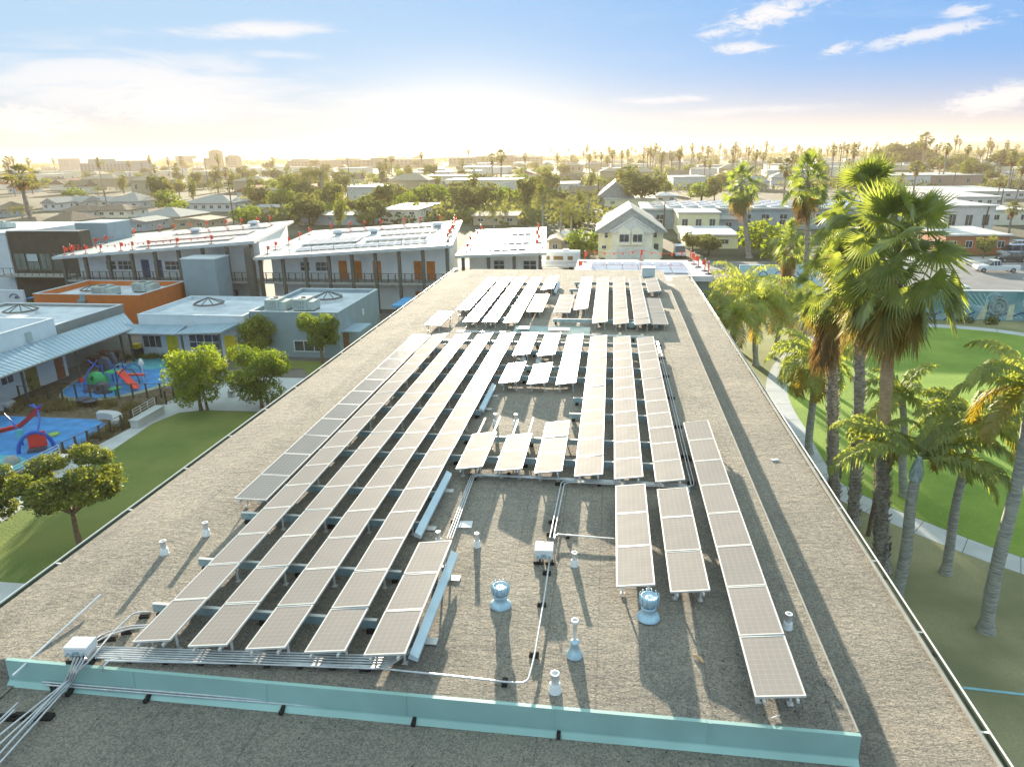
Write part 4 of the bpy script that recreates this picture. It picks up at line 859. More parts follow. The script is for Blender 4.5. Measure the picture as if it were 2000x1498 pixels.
for (a,b,l) in (((-32.1,41.0),(-31.9,44.0),'long pale concrete bench wall beside the path'),((-32.9,32.0),(-32.5,35.2),'low pale concrete wall at the near corner of the playground')):
    mb=MB(); mb.box(a[0]-.05,b[0]+.35,a[1],b[1],0,.55); mb.box(a[0]-.1,b[0]+.4,a[1]-.05,b[1]+.05,.55,.62); tag(mb.build('bench_wall',CONC),l,'bench wall')
mb=MB()
for k in range(9):
    a0=1.9-.2*k; 
    pts=[]
    mb.hexa([(-35.2+1.5*math.cos(a0)+0,40.9+1.5*math.sin(a0),0),(-35.2+2.1*math.cos(a0),40.9+2.1*math.sin(a0),0),(-35.2+2.1*math.cos(a0-.2),40.9+2.1*math.sin(a0-.2),0),(-35.2+1.5*math.cos(a0-.2),40.9+1.5*math.sin(a0-.2),0)][::-1],[(-35.2+1.5*math.cos(a0),40.9+1.5*math.sin(a0),.5),(-35.2+2.1*math.cos(a0),40.9+2.1*math.sin(a0),.5),(-35.2+2.1*math.cos(a0-.2),40.9+2.1*math.sin(a0-.2),.5),(-35.2+1.5*math.cos(a0-.2),40.9+1.5*math.sin(a0-.2),.5)][::-1])
tag(mb.build('curved_bench',CONC),'curved pale concrete bench at the corner of the blue playground','bench')
mb=MB(); mb.hexa([(-46.3,42.7,0),(-43.4,43.5,0),(-43.6,44.6,0),(-46.4,44.2,0)],[(-46.2,42.9,.9),(-43.9,43.6,.5),(-44,44.4,.5),(-46.3,44.1,.9)]); tag(mb.build('ramp_wall',CONC),'pale sloping concrete wall at the left of the mesh fence','wall')
PB=mat('playground_blue',(.02,.10,.50),.35,0,.08,3); PR=mat('playground_red',(.75,.05,.03),.35,0,.08,3); PG=mat('playground_green',(.03,.38,.12),.4,0,.15,3); PK=mat('playground_charcoal',(.07,.08,.11),.5,0,.3,6); PT=mat('playground_turquoise',(.10,.45,.45),.4)
def arc(c,rx,rz,a0,a1,n,ax=(1,0)): return [Vector((c[0]+rx*math.cos(a0+(a1-a0)*k/n)*ax[0],c[1]+rx*math.cos(a0+(a1-a0)*k/n)*ax[1],c[2]+rz*math.sin(a0+(a1-a0)*k/n))) for k in range(n+1)]
def slide(par,pts,w,side,m,name='slide'):
    mb=MB(); pts=[Vector(p) for p in pts]; s=Vector(side).normalized()*w/2; prof=[(-1,.22),(-.85,.22),(-.75,.03),(0,0),(.75,.03),(.85,.22),(1,.22)]
    vs=[]; 
    for p in pts:
        for u,z in prof: vs.append(p+s*u+Vector((0,0,z)))
    n=len(prof); fs=[(i*n+k,i*n+k+1,(i+1)*n+k+1,(i+1)*n+k) for i in range(len(pts)-1) for k in range(n-1)]
    mb.add(vs,fs,0,True); mb.add([v-Vector((0,0,.05)) for v in vs],[f[::-1] for f in fs],0,True); return mb.build(name,m,par)
# playground two: green climber, charcoal shells, red slide, blue mast
o=P(210,752,0); t=thing('climbing_frame','green and charcoal climbing frame with red slide and blue mast on blue surface','playground set',(o.x,o.y,0))
c=P(166,770,0); mb=MB(); mb.tube([c,c+Vector((-.05,.2,.9)),c+Vector((.25,.5,1.7)),c+Vector((.65,.8,2.2))],.06,7); q=c+Vector((.65,.8,2.2))
for d in ((-.45,0,.35),(.35,0,.4),(-.3,0,-.25),(.4,0,-.2)): mb.tube([q,q+Vector(d)],.045,6)
mb.build('mast',PB,t)
def shell(name,c,rx,ry,rz,m,holes=True):
    mb=MB(); nu,nv=16,8; vs=[];
    for j in range(nv+1):
        v=(j/nv)*math.pi/2
        for i in range(nu): u=2*math.pi*i/nu; k=1+.08*noise.noise(Vector((u*2,v*3,rx*5))); vs.append((c.x+rx*k*math.cos(u)*math.cos(v),c.y+ry*k*math.sin(u)*math.cos(v),c.z+rz*k*math.sin(v)))
    fs=[(j*nu+i,j*nu+(i+1)%nu,(j+1)*nu+(i+1)%nu,(j+1)*nu+i) for j in range(nv) for i in range(nu) if not(holes and j in(2,3) and i%5==1)]
    mb.add(vs,fs,0,True); return mb.build(name,m,t)
c=P(190,755,0); shell('green_climber',c+Vector((0,.2,.3)),.95,.5,.9,PG)
c=P(205,768,0); shell('rock_climber',c+Vector((-.2,.1,0)),.75,.45,.95,PK)
c=P(212,742,0); shell('shell_left',c+Vector((0,0,.7)),.75,.18,1.35,PK,False); c=P(226,738,0); shell('shell_right',c+Vector((0,.1,.9)),.45,.15,1.4,PK,False)
c=P(222,752,0); mb=MB(); mb.box(c.x-.5,c.x+.6,c.y-.3,c.y+.7,1.05,1.13); mb.build('deck',PG,t)
for dx,dy in ((-.5,-.3),(.6,-.3),(-.5,.7),(.6,.7)): mb=MB(); mb.tube([(c.x+dx,c.y+dy,0),(c.x+dx,c.y+dy,1.9)],.05,6); mb.build('pole',PB,t)
a=c+Vector((.55,.1,1.15)); b=P(272,765,0)+Vector((-.2,0,.25)); slide(t,[a,a.lerp(b,.15)+Vector((0,0,.05)),a.lerp(b,.4)-Vector((0,0,.05)),a.lerp(b,.65)-Vector((0,0,.12)),a.lerp(b,.85)-Vector((0,0,.05)),b],.62,(.5,1,0),PR)
o=P(258,745,0); t=thing('net_climber','teal and grey arched climber behind the red slide','playground set',(o.x,o.y,0))
for k,(x,y) in enumerate(((240,742),(252,752),(262,742))):
    c=P(x,y,0); mb=MB(); mb.tube(arc((c.x,c.y,0),.8,1.4,0,math.pi,10,(.8,.6)),.05,6); mb.build('arch',(PT,PK,PB)[k],t)
c=P(268,745,0); mb=MB(); mb.obox((c.x,c.y,.6),(.7,.2,.06)); mb.build('seat_bar',PR,t)
c=P(282,745,0); mb=MB(); mb.lathe([(.02,.0),(.05,.1),(.06,1.3),(.25,1.5),(.12,1.9),(0,2.0)],c=tuple(c),n=8); tag(mb.build('leaf_post',WHITEP),'white leaf shaped play post half hidden by the tree','play post')
c=P(228,775,0); mb=MB(); mb.lathe([(.07,0),(.07,.6),(.45,.62),(.48,.72),(.1,.76),(0,.76)],c=tuple(c),n=10); tag(mb.build('play_table',PG),'small green mushroom table at the near edge of the playground','play table')
for px,py,l in ((165,790,'round dark spinner seat by the mesh fence, left one'),(178,793,'round dark spinner seat by the mesh fence, right one')):
    c=P(px,py,0); mb=MB(); mb.lathe([(.1,0),(.1,.35),(.5,.38),(.55,.46),(0,.46)],c=tuple(c),n=12); tag(mb.build('spinner',PK),l,'spinner')
c=P(183,762,0); mb=MB(); mb.lathe([(.8,.03),(.75,.12),(0,.14)],c=tuple(c),n=10); tag(mb.build('stepping_mound',PK),'low dark stepping mound below the green climber','play mound')
c=P(160,747,0); mb=MB(); mb.lathe([(.2,.0),(.25,.3),(.1,.4),(0,.42)],c=tuple(c),n=8); tag(mb.build('play_stump',PR),'small red stump left of the blue mast','play stump')
# playground one: red tube and blue arches
o=P(70,870,0); t=thing('wave_climber','red wave climber with big blue arches on the nearer blue playground','playground set',(o.x,o.y,0))
A=P(2,868,0); B=P(45,855,0); C=P(66,845,0)
slide(t,[A+Vector((-1.5,-.3,.7)),A+Vector((0,0,.8)),B+Vector((0,0,.75)),C+Vector((.0,.3,1.1)),C+Vector((.3,.6,1.5))],.55,(0,1,0),PR,'red_wave')
c=P(75,850,0); mb=MB(); mb.tube([c+Vector((-1.0,1.2,1.75)),c+Vector((-.4,.8,1.45)),c+Vector((.2,.2,1.1)),c+Vector((.55,-.4,.8)),c+Vector((.7,-.9,.35)),c+Vector((.7,-1.0,0))],.07,7)
q=c+Vector((-.7,1.0,1.58))
for d in ((-.4,0,.2),(.5,.1,.22),(-.2,0,-.35),(.4,0,.02)): mb.tube([q,q+Vector(d)],.05,6)
mb.build('mast',PB,t)
mb=MB(); cc=P(72,880,0); mb.tube(arc((cc.x,cc.y,0),.95,1.25,0,math.pi,14,(.75,.66)),.12,8); mb.build('arch',PB,t)
mb=MB(); mb.obox((cc.x+.1,cc.y+.1,.75),(.5,.05,.5),Matrix.Rotation(.6,3,'Z')); mb.build('red_panel',PR,t)
mb=MB(); mb.obox((cc.x+.1,cc.y-.05,.12),(.5,.35,.1),Matrix.Rotation(.6,3,'Z')); mb.build('step_box',PK,t)
c=P(45,870,0); mb=MB(); mb.tube([c,c+Vector((.05,0,.6)),c+Vector((-.4,.1,1.5)),c+Vector((-1.0,.2,2.1))],[.07,.06,.05,.03],6); mb.build('curved_pole',PB,t)
mb=MB(); mb.obox(c+Vector((0,0,.7)),(.22,.06,.4)); mb.build('turquoise_panel',PT,t)
c=P(105,850,0); mb=MB(); mb.lathe([(.35,.03),(.4,.1),(.25,.14),(.1,.18),(0,.18)],c=tuple(c),n=14); tag(mb.build('play_disc',mat('lime_rubber',(.3,.5,.1),.6)),'round lime disc on the blue surface right of the wave climber','play disc')
c=P(24,905,0); mb=MB(); mb.lathe([(.42,.0),(.45,.2),(.3,.42),(.1,.5),(0,.5)],c=tuple(c),n=9); tag(mb.build('boulder',mat('boulder_stone',(.36,.36,.33),.9,0,.2,4,.3,6)),'rounded grey boulder at the near edge of the playground','boulder')
t=thing('litter_bin','yellow topped litter bin by the classroom terrace','bin',tuple(P(269,695,0))); ORG[t.name]=Vector((0,0,0)); mb=MB(); mb.box(-.35,.35,-.3,.3,0,.75); mb.build('bin_body',PK,t); mb=MB(); mb.box(-.38,.38,-.33,.33,.75,1.15); mb.build('hood',YEL,t)
for px,py,l in ((298,692,'brown bench in front of the classroom windows'),(215,700,'dark picnic table under the blue canopy, right one'),(195,712,'dark picnic table under the blue canopy, left one')):
    c=P(px,py,0); t=thing('bench',l,'bench',(c.x,c.y,0)); ORG[t.name]=Vector((0,0,0)); mb=MB(); mb.box(-1.0,1.0,-.35,.35,.62,.68); mb.build('top',mat('red_brown_wood',(.16,.06,.04),.7),t); 
    for sx in(-.7,.7): mb=MB(); mb.box(sx-.05,sx+.05,-.3,.3,0,.62); mb.build('leg',DKM,t)
    mb=MB(); mb.box(-1.0,1.0,-.75,-.5,.38,.42); mb.box(-1,1,.5,.75,.38,.42); mb.build('seat',MATS['red_brown_wood'],t)
c=P(453,775,0); mb=MB(); mb.box(c.x-.2,c.x+.2,c.y-.2,c.y+.2,0,.5); tag(mb.build('utility_post',CONC),'small square concrete post on the pale path by the tree','post')
# ---------------------------------------------------------------- vegetation builders
PGREEN=leafmat('fan_palm_leaf',(.14,.19,.06),(.34,.38,.14),.55,.42,1.3,(1.5,1.5,.6),.07)
PYEL=leafmat('palm_leaf_yellowing',(.26,.25,.04),(.40,.30,.05),.5,.5,.9,(1.5,1.2,.4),.06)
PDEAD=leafmat('dead_palm_leaf',(.22,.14,.06),(.36,.25,.11),.4,.7,1.2,(1.3,1.05,.6),.03)
FGREEN=leafmat('feather_palm_leaf',(.16,.21,.06),(.35,.39,.13),.55,.55,1.2,(1.8,1.7,.6),.04)
LEAFM=leafmat('broadleaf',(.09,.14,.02),(.24,.29,.04),.5,.5,1.4,(1.6,1.6,.4),.04)
LEAFD=leafmat('dark_broadleaf',(.06,.09,.02),(.2,.24,.045),.45,.5,.8,(1.6,1.4,.5),.05)
LEAFY=leafmat('yellow_green_leaf',(.16,.2,.02),(.34,.36,.04),.55,.5,.8,(1.6,1.5,.4),.06)
FARL=leafmat('far_tree_leaf',(.11,.135,.05),(.25,.26,.10),.4,.6,.05,(1.4,1.3,.6),.03)
BARK=mat('tree_bark',(.17,.12,.08),.9,0,.3,6,.5,20)
PTRUNK=mat('palm_trunk',(.30,.27,.24),.95,0,.35,5,.8,9,col2=(.50,.45,.39),stretch=(1,1,3.2))
PTAN=mat('palm_trunk_tan',(.45,.31,.19),.9,0,.2,4,.3,9,stretch=(1,1,5))
PGREYT=mat('feather_palm_trunk',(.32,.33,.31),.9,0,.25,3,.3,10,stretch=(1,1,6),col2=(.48,.46,.40))
SHAFT=mat('palm_crownshaft',(.34,.42,.42),.6,0,.35,4,.2,6,stretch=(3,3,.8))
def frame(d,up=Vector((0,0,1))):
    d=d.normalized(); s=d.cross(up)
    if s.length<1e-3: s=Vector((1,0,0))
    s.normalize(); n=s.cross(d).normalized(); return d,s,n
def fan_leaf(mb,c,az,el,Lp,Rb,rng,nseg=20,span=4.3,droop=.35):
    d=Vector((math.cos(az)*math.cos(el),math.sin(az)*math.cos(el),math.sin(el)))
    sag=Vector((0,0,-1))*Lp*.25*math.cos(el)
    mid=c+d*Lp*.55+Vector((0,0,Lp*.03)); h=c+d*Lp+sag
    mb.tube([c,mid,h],[.03,.022,.016],4,0,False)
    dd,s,n=frame((h-mid).normalized()-Vector((0,0,droop*.8+rng.random()*.25)))
    tw=rng.uniform(-1.1,1.1); s2=s*math.cos(tw)+n*math.sin(tw); n=(n*math.cos(tw)-s*math.sin(tw)); s=s2
    vs=[h]; N2=2*nseg; 
    for k in range(N2+1):
        a=-span/2+span*k/N2; r=Rb*.44*(1-.12*abs(a)/2); pl=(.035 if k%2 else -.035)*Rb; cup=.10*Rb*(abs(a)/2)**2
        vs.append(h+(dd*math.cos(a)+s*math.sin(a))*r+n*(pl+cup))
    tip=[]
    for k in range(nseg):
        a=-span/2+span*(2*k+1)/N2; r=Rb*(1-.10*abs(a)/2)*rng.uniform(.9,1.06)
        p=h+(dd*math.cos(a)+s*math.sin(a))*r; p.z-=Rb*droop*rng.uniform(.35,1.1); vs.append(p)
    b=1+N2+1
    fs=[(0,k+1,k+2) for k in range(N2)]
    for k in range(nseg): fs+= [(2*k+1,b+k,2*k+2),(2*k+2,b+k,2*k+3)]
    mb.add(vs,fs,0,False)
def fan_palm(name,label,base,top,Rc,rt0=.28,rt1=.2,nl=46,nd=26,seed=1,group=None,nseg=20,skirt=1.0,trunkm=None,yel=8,lean=None,tanlen=0):
    rng=random.Random(seed); base=Vector(base); top=Vector(top)
    t=thing(name,label,'palm tree',tuple(base),0,group)
    n=26; pts=[];rs=[]
    for k in range(n+1):
        u=k/n; p=base.lerp(top,u); p.x+=.12*math.sin(u*3+seed); p.y+=.1*math.sin(u*2.3+seed*2); pts.append(p); rs.append((rt0+(rt1-rt0)*u)*(1+.10*rng.uniform(-1,1)+(.55 if k==0 else 0)))
    off=pts[-1]-top
    cut=int(n*(1-tanlen)) if tanlen else n
    mb=MB(); mb.tube(pts[:cut+1],rs[:cut+1],12)
    # boot stubs
    hh=(top-base).length
    for k in range(int(hh*26)):
        u=rng.random()*(cut/n)*.98; p=base.lerp(top,u); p.x+=.12*math.sin(u*3+seed); p.y+=.1*math.sin(u*2.3+seed*2)
        a=rng.random()*6.28; r=(rt0+(rt1-rt0)*u); q=p+Vector((math.cos(a)*r*.98,math.sin(a)*r*.98,0)); o=q+Vector((math.cos(a)*.11,math.sin(a)*.11,rng.uniform(.05,.2))); s=Vector((-math.sin(a),math.cos(a),0))*.07
        mb.add([q-s-Vector((0,0,.05)),q+s-Vector((0,0,.05)),o+s*.6,o-s*.6],[(0,1,2,3)])
    mb.build('trunk',trunkm or PTRUNK,t)
    if tanlen: mb=MB(); mb.tube(pts[cut:],[r*.92 for r in rs[cut:]],12); mb.build('smooth_trunk',PTAN,t)
    c=pts[-1]; 
    mb=MB(); ga=2.39996
    for k in range(nl):
        u=(k+.5)/nl; el=R(86-128*u**1.1)+rng.uniform(-.15,.15); fan_leaf(mb,c+Vector((0,0,.5-.9*u)),k*ga+rng.uniform(-.3,.3),el,Rc*.62*rng.uniform(.6,1.15),Rc*.40*rng.uniform(.75,1.15),rng,nseg,rng.uniform(3.2,4.6),rng.uniform(.0,.2)+.32*u)
    mb.build('crown',PGREEN,t)
    if yel:
        mb=MB()
        for k in range(yel): fan_leaf(mb,c+Vector((0,0,-.5)),k*ga*1.7+1,R(-48)+rng.uniform(-.25,.15),Rc*.42,Rc*.46,rng,nseg,3.4,.7)
        mb.build('yellow_fronds',PYEL,t)
    if nd:
        mb=MB()
        for k in range(nd):
            u=k/nd; fan_leaf(mb,c+Vector((0,0,-.5-1.3*u*skirt)),k*ga+.5,R(-66-14*rng.random()),Rc*.30*rng.uniform(.8,1.2),Rc*.40*rng.uniform(.8,1.2),rng,max(10,nseg//2),2.2,.9)
        mb.build('dead_fronds',PDEAD,t)
    return t
def frond(mb,c,az,el,L,rng,nl=34,ll=.55,curl=1.0,wid=.05):
    pts=[];d=Vector((math.cos(az)*math.cos(el),math.sin(az)*math.cos(el),math.sin(el))); p=c.copy(); n=14; e=el
    for k in range(n+1):
        pts.append(p.copy()); e-= (1.75*curl/n)*(0.4+1.2*k/n); p=p+Vector((math.cos(az)*math.cos(e),math.sin(az)*math.cos(e),math.sin(e)))*L/n
    mb.tube(pts,[.03*(1-k/(n+1))+.006 for k in range(n+1)],4,0,False)
    for k in range(nl):
        u=.10+.88*k/nl; i=min(n-1,int(u*n)); f=u*n-i; q=pts[i].lerp(pts[i+1],f); tg=(pts[i+1]-pts[i]).normalized(); dd,s,nn=frame(tg)
        l=ll*math.sin(math.pi*min(1,.12+u*.86))**.6*rng.uniform(.85,1.15)
        for sg in(-1,1):
            dr=(s*sg*.75+dd*.55+nn*rng.uniform(-.1,.45)).normalized(); m_=q+dr*l*.5-Vector((0,0,.05*l)); t_=q+dr*l*.85-Vector((0,0,l*rng.uniform(.35,.75))); w=dd*wid
            b=len(mb.v); mb.add([q-w*.5,q+w*.5,m_+w,m_-w,t_],[(0,1,2,3),(3,2,4)])
def feather_palm(name,label,base,top,L,rt=.17,nf=15,seed=1,group=None,nl=36,ll=.6,shaft=True,mat_=None,elmax=72,elmin=-15,az0=0,curl=1.0,azlist=None,old=True):
    rng=random.Random(seed); base=Vector(base); top=Vector(top); t=thing(name,label,'palm tree',tuple(base),0,group)
    n=16; mb=MB(); pts=[base.lerp(top,k/n)+Vector((.06*math.sin(k*.4+seed),0,0)) for k in range(n+1)]; mb.tube(pts,[rt*(1.25-.35*k/n)*(1+.05*rng.uniform(-1,1))*(1.35 if k==0 else 1) for k in range(n+1)],12); mb.build('trunk',PGREYT,t)
    c=pts[-1]
    if shaft: mb=MB(); mb.tube([c-Vector((0,0,.05)),c+Vector((0,0,.25)),c+Vector((0,0,.6)),c+Vector((0,0,.95))],[rt*1.15,rt*1.25,rt*.9,rt*.5],10); mb.build('crownshaft',SHAFT,t); c=c+Vector((0,0,.85))
    mb=MB(); my=MB()
    for k in range(nf):
        u=(k+.5)/nf; el=R(elmax+(elmin-elmax)*u)+rng.uniform(-.08,.08); a=az0+k*2.39996+rng.uniform(-.15,.15) if azlist is None else azlist[k%len(azlist)]+rng.uniform(-.1,.1)
        frond(my if (old and u>.8) else mb,c,a,el,L*rng.uniform(.88,1.1),rng,nl,ll,curl)
    mb.build('crown',mat_ or FGREEN,t)
    if my.v: my.build('yellow_fronds',PYEL,t)
    return t
def leaves(mb,centers,radii,n,size,rng,flat=1.0,shellb=.55):
    nr=np.random.RandomState(rng.randint(0,99999)); C=np.array([tuple(c) for c in centers]); Rr=np.array(radii); w=Rr[:,0]*Rr[:,1]; w=w/w.sum()
    idx=nr.choice(len(C),n,p=w); d=nr.normal(size=(n,3)); d/=np.linalg.norm(d,axis=1)[:,None]; r=(shellb+(1-shellb)*nr.rand(n))**.7; r*=np.where(nr.rand(n)<.07,1.28,1.0); r*=1+.18*np.sin(d[:,0]*7+idx)*np.cos(d[:,1]*6+idx*2)
    p=C[idx]+d*r[:,None]*Rr[idx]
    a=nr.normal(size=(n,3))+d*.6; a/=np.linalg.norm(a,axis=1)[:,None]; b=np.cross(a,nr.normal(size=(n,3))); b/=np.linalg.norm(b,axis=1)[:,None]; c2=np.cross(a,b)
    s=size*(.6+.8*nr.rand(n))[:,None]
    q=np.stack([p-b*s*.5,p+c2*s*.28*flat,p+b*s*.6,p-c2*s*.28*flat],axis=1).reshape(-1,3)
    base=len(mb.v); mb.v.extend(map(tuple,q.tolist())); mb.f.extend([(base+4*i,base+4*i+1,base+4*i+2,base+4*i+3) for i in range(n)]); mb.m.extend([0]*n); mb.s.extend([False]*n)
def tree(name,label,base,h,cr,ch,nleaf,lsize,seed=1,lm=None,group=None,nlobe=14,trunk=.12,cat='tree',twin=False,bare=.35,lob=.42,conv=.9):
    rng=random.Random(seed); base=Vector(base); t=thing(name,label,cat,tuple(base),0,group); cc=base+Vector((0,0,h-ch*.5)); cs=[];rs=[]
    for k in range(nlobe):
        u=rng.random(); a=k*2.39996+rng.uniform(-.3,.3); z=rng.uniform(-.42,.42); rr=math.sqrt(max(0,1-(z*1.8)**2))*rng.uniform(.35,.78); cs.append(cc+Vector((cr*rr*math.cos(a),cr*rr*math.sin(a),ch*z))); s=rng.uniform(.75,1.25)*lob; rs.append((cr*s,cr*s,ch*s*.75*conv))
    mb=MB(); f=base+Vector((0,0,h*bare)); k0=[base,base.lerp(f,.5)+Vector((rng.uniform(-.05,.05),0,0)),f]; mb.tube(k0,[trunk*1.3,trunk,trunk*.85],8)
    if twin: mb.tube([base+Vector((.45,.1,0)),base+Vector((.35,.1,h*.3)),cc+Vector((.4,0,-ch*.2))],[trunk*.9,trunk*.7,trunk*.4],7)
    for c in cs[:10]: m_=f.lerp(c,.5)+Vector((0,0,-ch*.06)); mb.tube([f,m_,c],[trunk*.65,trunk*.4,trunk*.12],5,0,False)
    mb.build('trunk',BARK,t)
    mb=MB(); leaves(mb,cs,rs,nleaf,lsize,rng); mb.build('crown',lm or LEAFM,t); return t
def shrub(name,label,base,rx,ry,h,n,size,seed=1,lm=None,group=None,cat='shrub'):
    rng=random.Random(seed); base=Vector(base); cs=[];rs=[]
    for k in range(7): cs.append(base+Vector((rng.uniform(-.55,.55)*rx,rng.uniform(-.55,.55)*ry,h*rng.uniform(.3,.6)))); rs.append((rx*.5,ry*.5,h*.42))
    mb=MB(); leaves(mb,cs,rs,n,size,rng); o=mb.build(name,lm or LEAFM); tag(o,label,cat,group); return o
def on(px,py,z=0.): return P(px,py,z)
PFAR=leafmat('far_palm_leaf',(.10,.115,.045),(.24,.24,.09),.4,.5,.3,(1.4,1.3,.6),.04)
# ---- left campus trees
def tree_px(label,bx,by,tx,ty,wpx,name='street_tree',**k):
    b=P(bx,by,0); h=V(tx,ty,b.y).z; c=V(tx,ty,b.y); kk=dict(k); dist=(b-Vector((0,0,17.5))).length; cr=wpx/2*dist/1376*.86
    return tree(name,label,b,h,cr,kk.pop('ch',min(h*.75,cr*1.5)),kk.pop('n',7000),kk.pop('ls',.26),**kk)
tree_px('rounded yellow green tree beside the pale path, left of a pair',393,802,352,688,150,seed=11,twin=True,lm=LEAFM,bare=.32,n=12000,ls=.16,lob=.31,nlobe=20)
tree_px('rounded yellow green tree beside the pale path, right of a pair',512,797,497,685,150,seed=12,twin=True,lm=LEAFM,bare=.32,n=12000,ls=.16,lob=.31,nlobe=20)
tree_px('slender tree in front of the blue grey block window',630,710,625,612,95,seed=13,n=6500,ls=.17,lob=.33,lm=LEAFM)
tree_px('small bright tree at the corner of the blue grey block, left of the slender one',503,700,503,620,85,seed=14,n=7000,ls=.18,lm=LEAFY,bare=.25)
tree_px('big dark clumpy tree on the lawn near the bottom left',158,1070,142,900,235,seed=15,n=24000,ls=.13,lm=LEAFD,ch=2.0,nlobe=26,bare=.4,lob=.22)
tree_px('dark clumpy tree cut off by the left picture edge',-12,1040,-15,925,110,seed=16,n=12000,ls=.13,lm=LEAFD,ch=2.2,nlobe=12,bare=.3,lob=.36)
GRASSB=leafmat('ornamental_grass',(.13,.09,.05),(.22,.2,.08),.4,.7,2.,(1.3,1.1,.6),.03)
def strawgrass(label,pts,seed,m=None,hh=.55):
    rng=random.Random(seed); mb=MB()
    for (x,y,r) in pts:
        for k in range(60):
            a=rng.random()*6.28; e=rng.uniform(.7,1.4); q=Vector((x+rng.uniform(-r,r)*.6,y+rng.uniform(-r,r)*.6,.02)); l=hh*rng.uniform(.6,1.2); t_=q+Vector((math.cos(a)*math.cos(e)*l,math.sin(a)*math.cos(e)*l,math.sin(e)*l)); s=Vector((-math.sin(a),math.cos(a),0))*.03; mb.add([q-s,q+s,t_],[(0,1,2)])
    o=mb.build('ornamental_grass',m or GRASSB,origin=(0,0,0)); tag(o,label,'ornamental grass',kind='stuff'); return o
rng=random.Random(5)
strawgrass('brown ornamental grass behind the bronze fence beside the path',[(-33.2+rng.uniform(-.4,.6),34+rng.random()*11,.5) for k in range(34)],1)
strawgrass('brown ornamental grass between the two playgrounds',[(-44.5+rng.random()*10,43.3+rng.random()*2.2,.6) for k in range(40)],2)
strawgrass('dark planting at the classroom terrace edge',[(-44.2+rng.random()*8,56.8+rng.random()*1.2,.5) for k in range(24)],3,LEAFD)
shrub('shrub','brown green shrub on the concrete wall at the far left',P(20,765,0)+Vector((0,0,.5)),1.8,.8,.9,900,.22,21,GRASSB)
shrub('shrub','pale bushy shrubs at the foot of the left path tree',P(360,778,0),1.3,.8,.8,700,.2,22,LEAFM)
shrub('shrub','low dark hedge under the green panel window',P(405,700,0),1.6,.5,.7,600,.18,23,LEAFD)
# ---- right side palms
c=V(1775,500,27.5); fan_palm('fan_palm','largest fan palm with tan upper trunk, nearest the roof',(12.1,28.6,0),(c.x-.1,28.2,c.z-.4),3.0,.30,.22,54,10,3,'fan palms beside the roof',26,.8,tanlen=.52,yel=14)
c=V(1690,425,32.5); fan_palm('fan_palm','tall fan palm just left of the largest, bright fans at its top',(12.16,32.7,0),(c.x,32.5,c.z-.3),2.5,.27,.2,44,14,7,'fan palms beside the roof',22,1.4,yel=8)
c=V(1637,540,33.8); fan_palm('fan_palm','fan palm with brown hanging skirt, left of the cluster, straight grey trunk',(11.75,34.3,0),(c.x,33.9,c.z-.3),2.1,.29,.22,30,44,9,'fan palms beside the roof',20,1.8,yel=10)
b=P(1555,665,0); c=V(1577,345,b.y-3); fan_palm('fan_palm','tall slim fan palm with round crown rising against the sky',(b.x,b.y-3,0),(c.x,c.y,c.z-.4),2.5,.26,.17,34,16,12,'fan palms beside the roof',16,.9,yel=3)
b=P(1446,492,0); c=V(1450,360,b.y-8); fan_palm('fan_palm','tall ragged fan palm behind the beige houses',(b.x,b.y-8,0),(c.x,c.y,c.z-.3),4.0,.45,.3,36,16,14,'fan palms beside the roof',12,1.0,yel=8)
b=P(1545,645,0); c=V(1547,475,b.y); fan_palm('fan_palm','short shaggy fan palm standing left of the slim tall palm',(b.x,b.y,0),(c.x,c.y,c.z),2.3,.3,.25,34,40,15,'fan palms beside the roof',14,1.9,yel=6)
b=P(1755,420,0)
# feather palms
FP_='feather palms around the park'
c=V(1480,575,60); feather_palm('feather_palm','dense bright feather palm beside the far end of the roof, tallest of that clump',(12.6,60,0),(c.x,60,c.z-.6),4.3,.2,30,2,FP_,40,1.0,False)
c=V(1425,615,56); feather_palm('feather_palm','bright feather palm overhanging the roof edge, left of the clump',(10.2,56.3,0),(c.x+.3,56.2,c.z),3.6,.18,24,4,FP_,36,.95,False)
c=V(1535,600,63); feather_palm('feather_palm','feather palm at the right of the bright clump',(14.6,63,0),(c.x,63,c.z),3.8,.18,24,6,FP_,34,.95,False)
c=V(1450,560,66); feather_palm('feather_palm','feather palm at the back of the bright clump',(11.5,66.5,0),(c.x,66.5,c.z),3.8,.18,24,8,FP_,32,.95,False)
c=V(1592,690,41.3); feather_palm('feather_palm','yellow green feather palm over the near bend of the path',(12.33,41.3,0),(c.x,41.3,c.z-.3),3.0,.19,24,10,FP_,44,.85,False,elmin=-35)
c=V(1722,835,28.0); feather_palm('feather_palm','low feather palm in front of the largest fan palm trunk',(12.5,29.2,0),(c.x,28.2,c.z-.4),1.7,.13,12,13,FP_,34,.45,False,curl=1.2)
c=V(1768,735,36); feather_palm('feather_palm','feather palm standing on the lawn edge behind the white shafted palm',(15.8,36,0),(c.x,36,c.z-1.0),2.5,.17,14,16,FP_,38,.65,False,elmax=85)
c=V(1790,935,26.6); feather_palm('feather_palm','feather palm with pale blue shaft, fronds blown to the right',(12.06,26.6,0),(c.x,26.6,c.z),3.9,.2,13,18,FP_,80,.72,True,FGREEN,72,5,azlist=[.1,-.3,.45,.9,2.6,-.1,.25,3.3,-.6,1.4],curl=.95,old=False)
c=V(1895,860,28.6); feather_palm('feather_palm','feather palm with slim grey trunk second from the right',(14.7,28.64,0),(c.x,28.6,c.z),2.9,.16,15,20,FP_,60,.62,True)
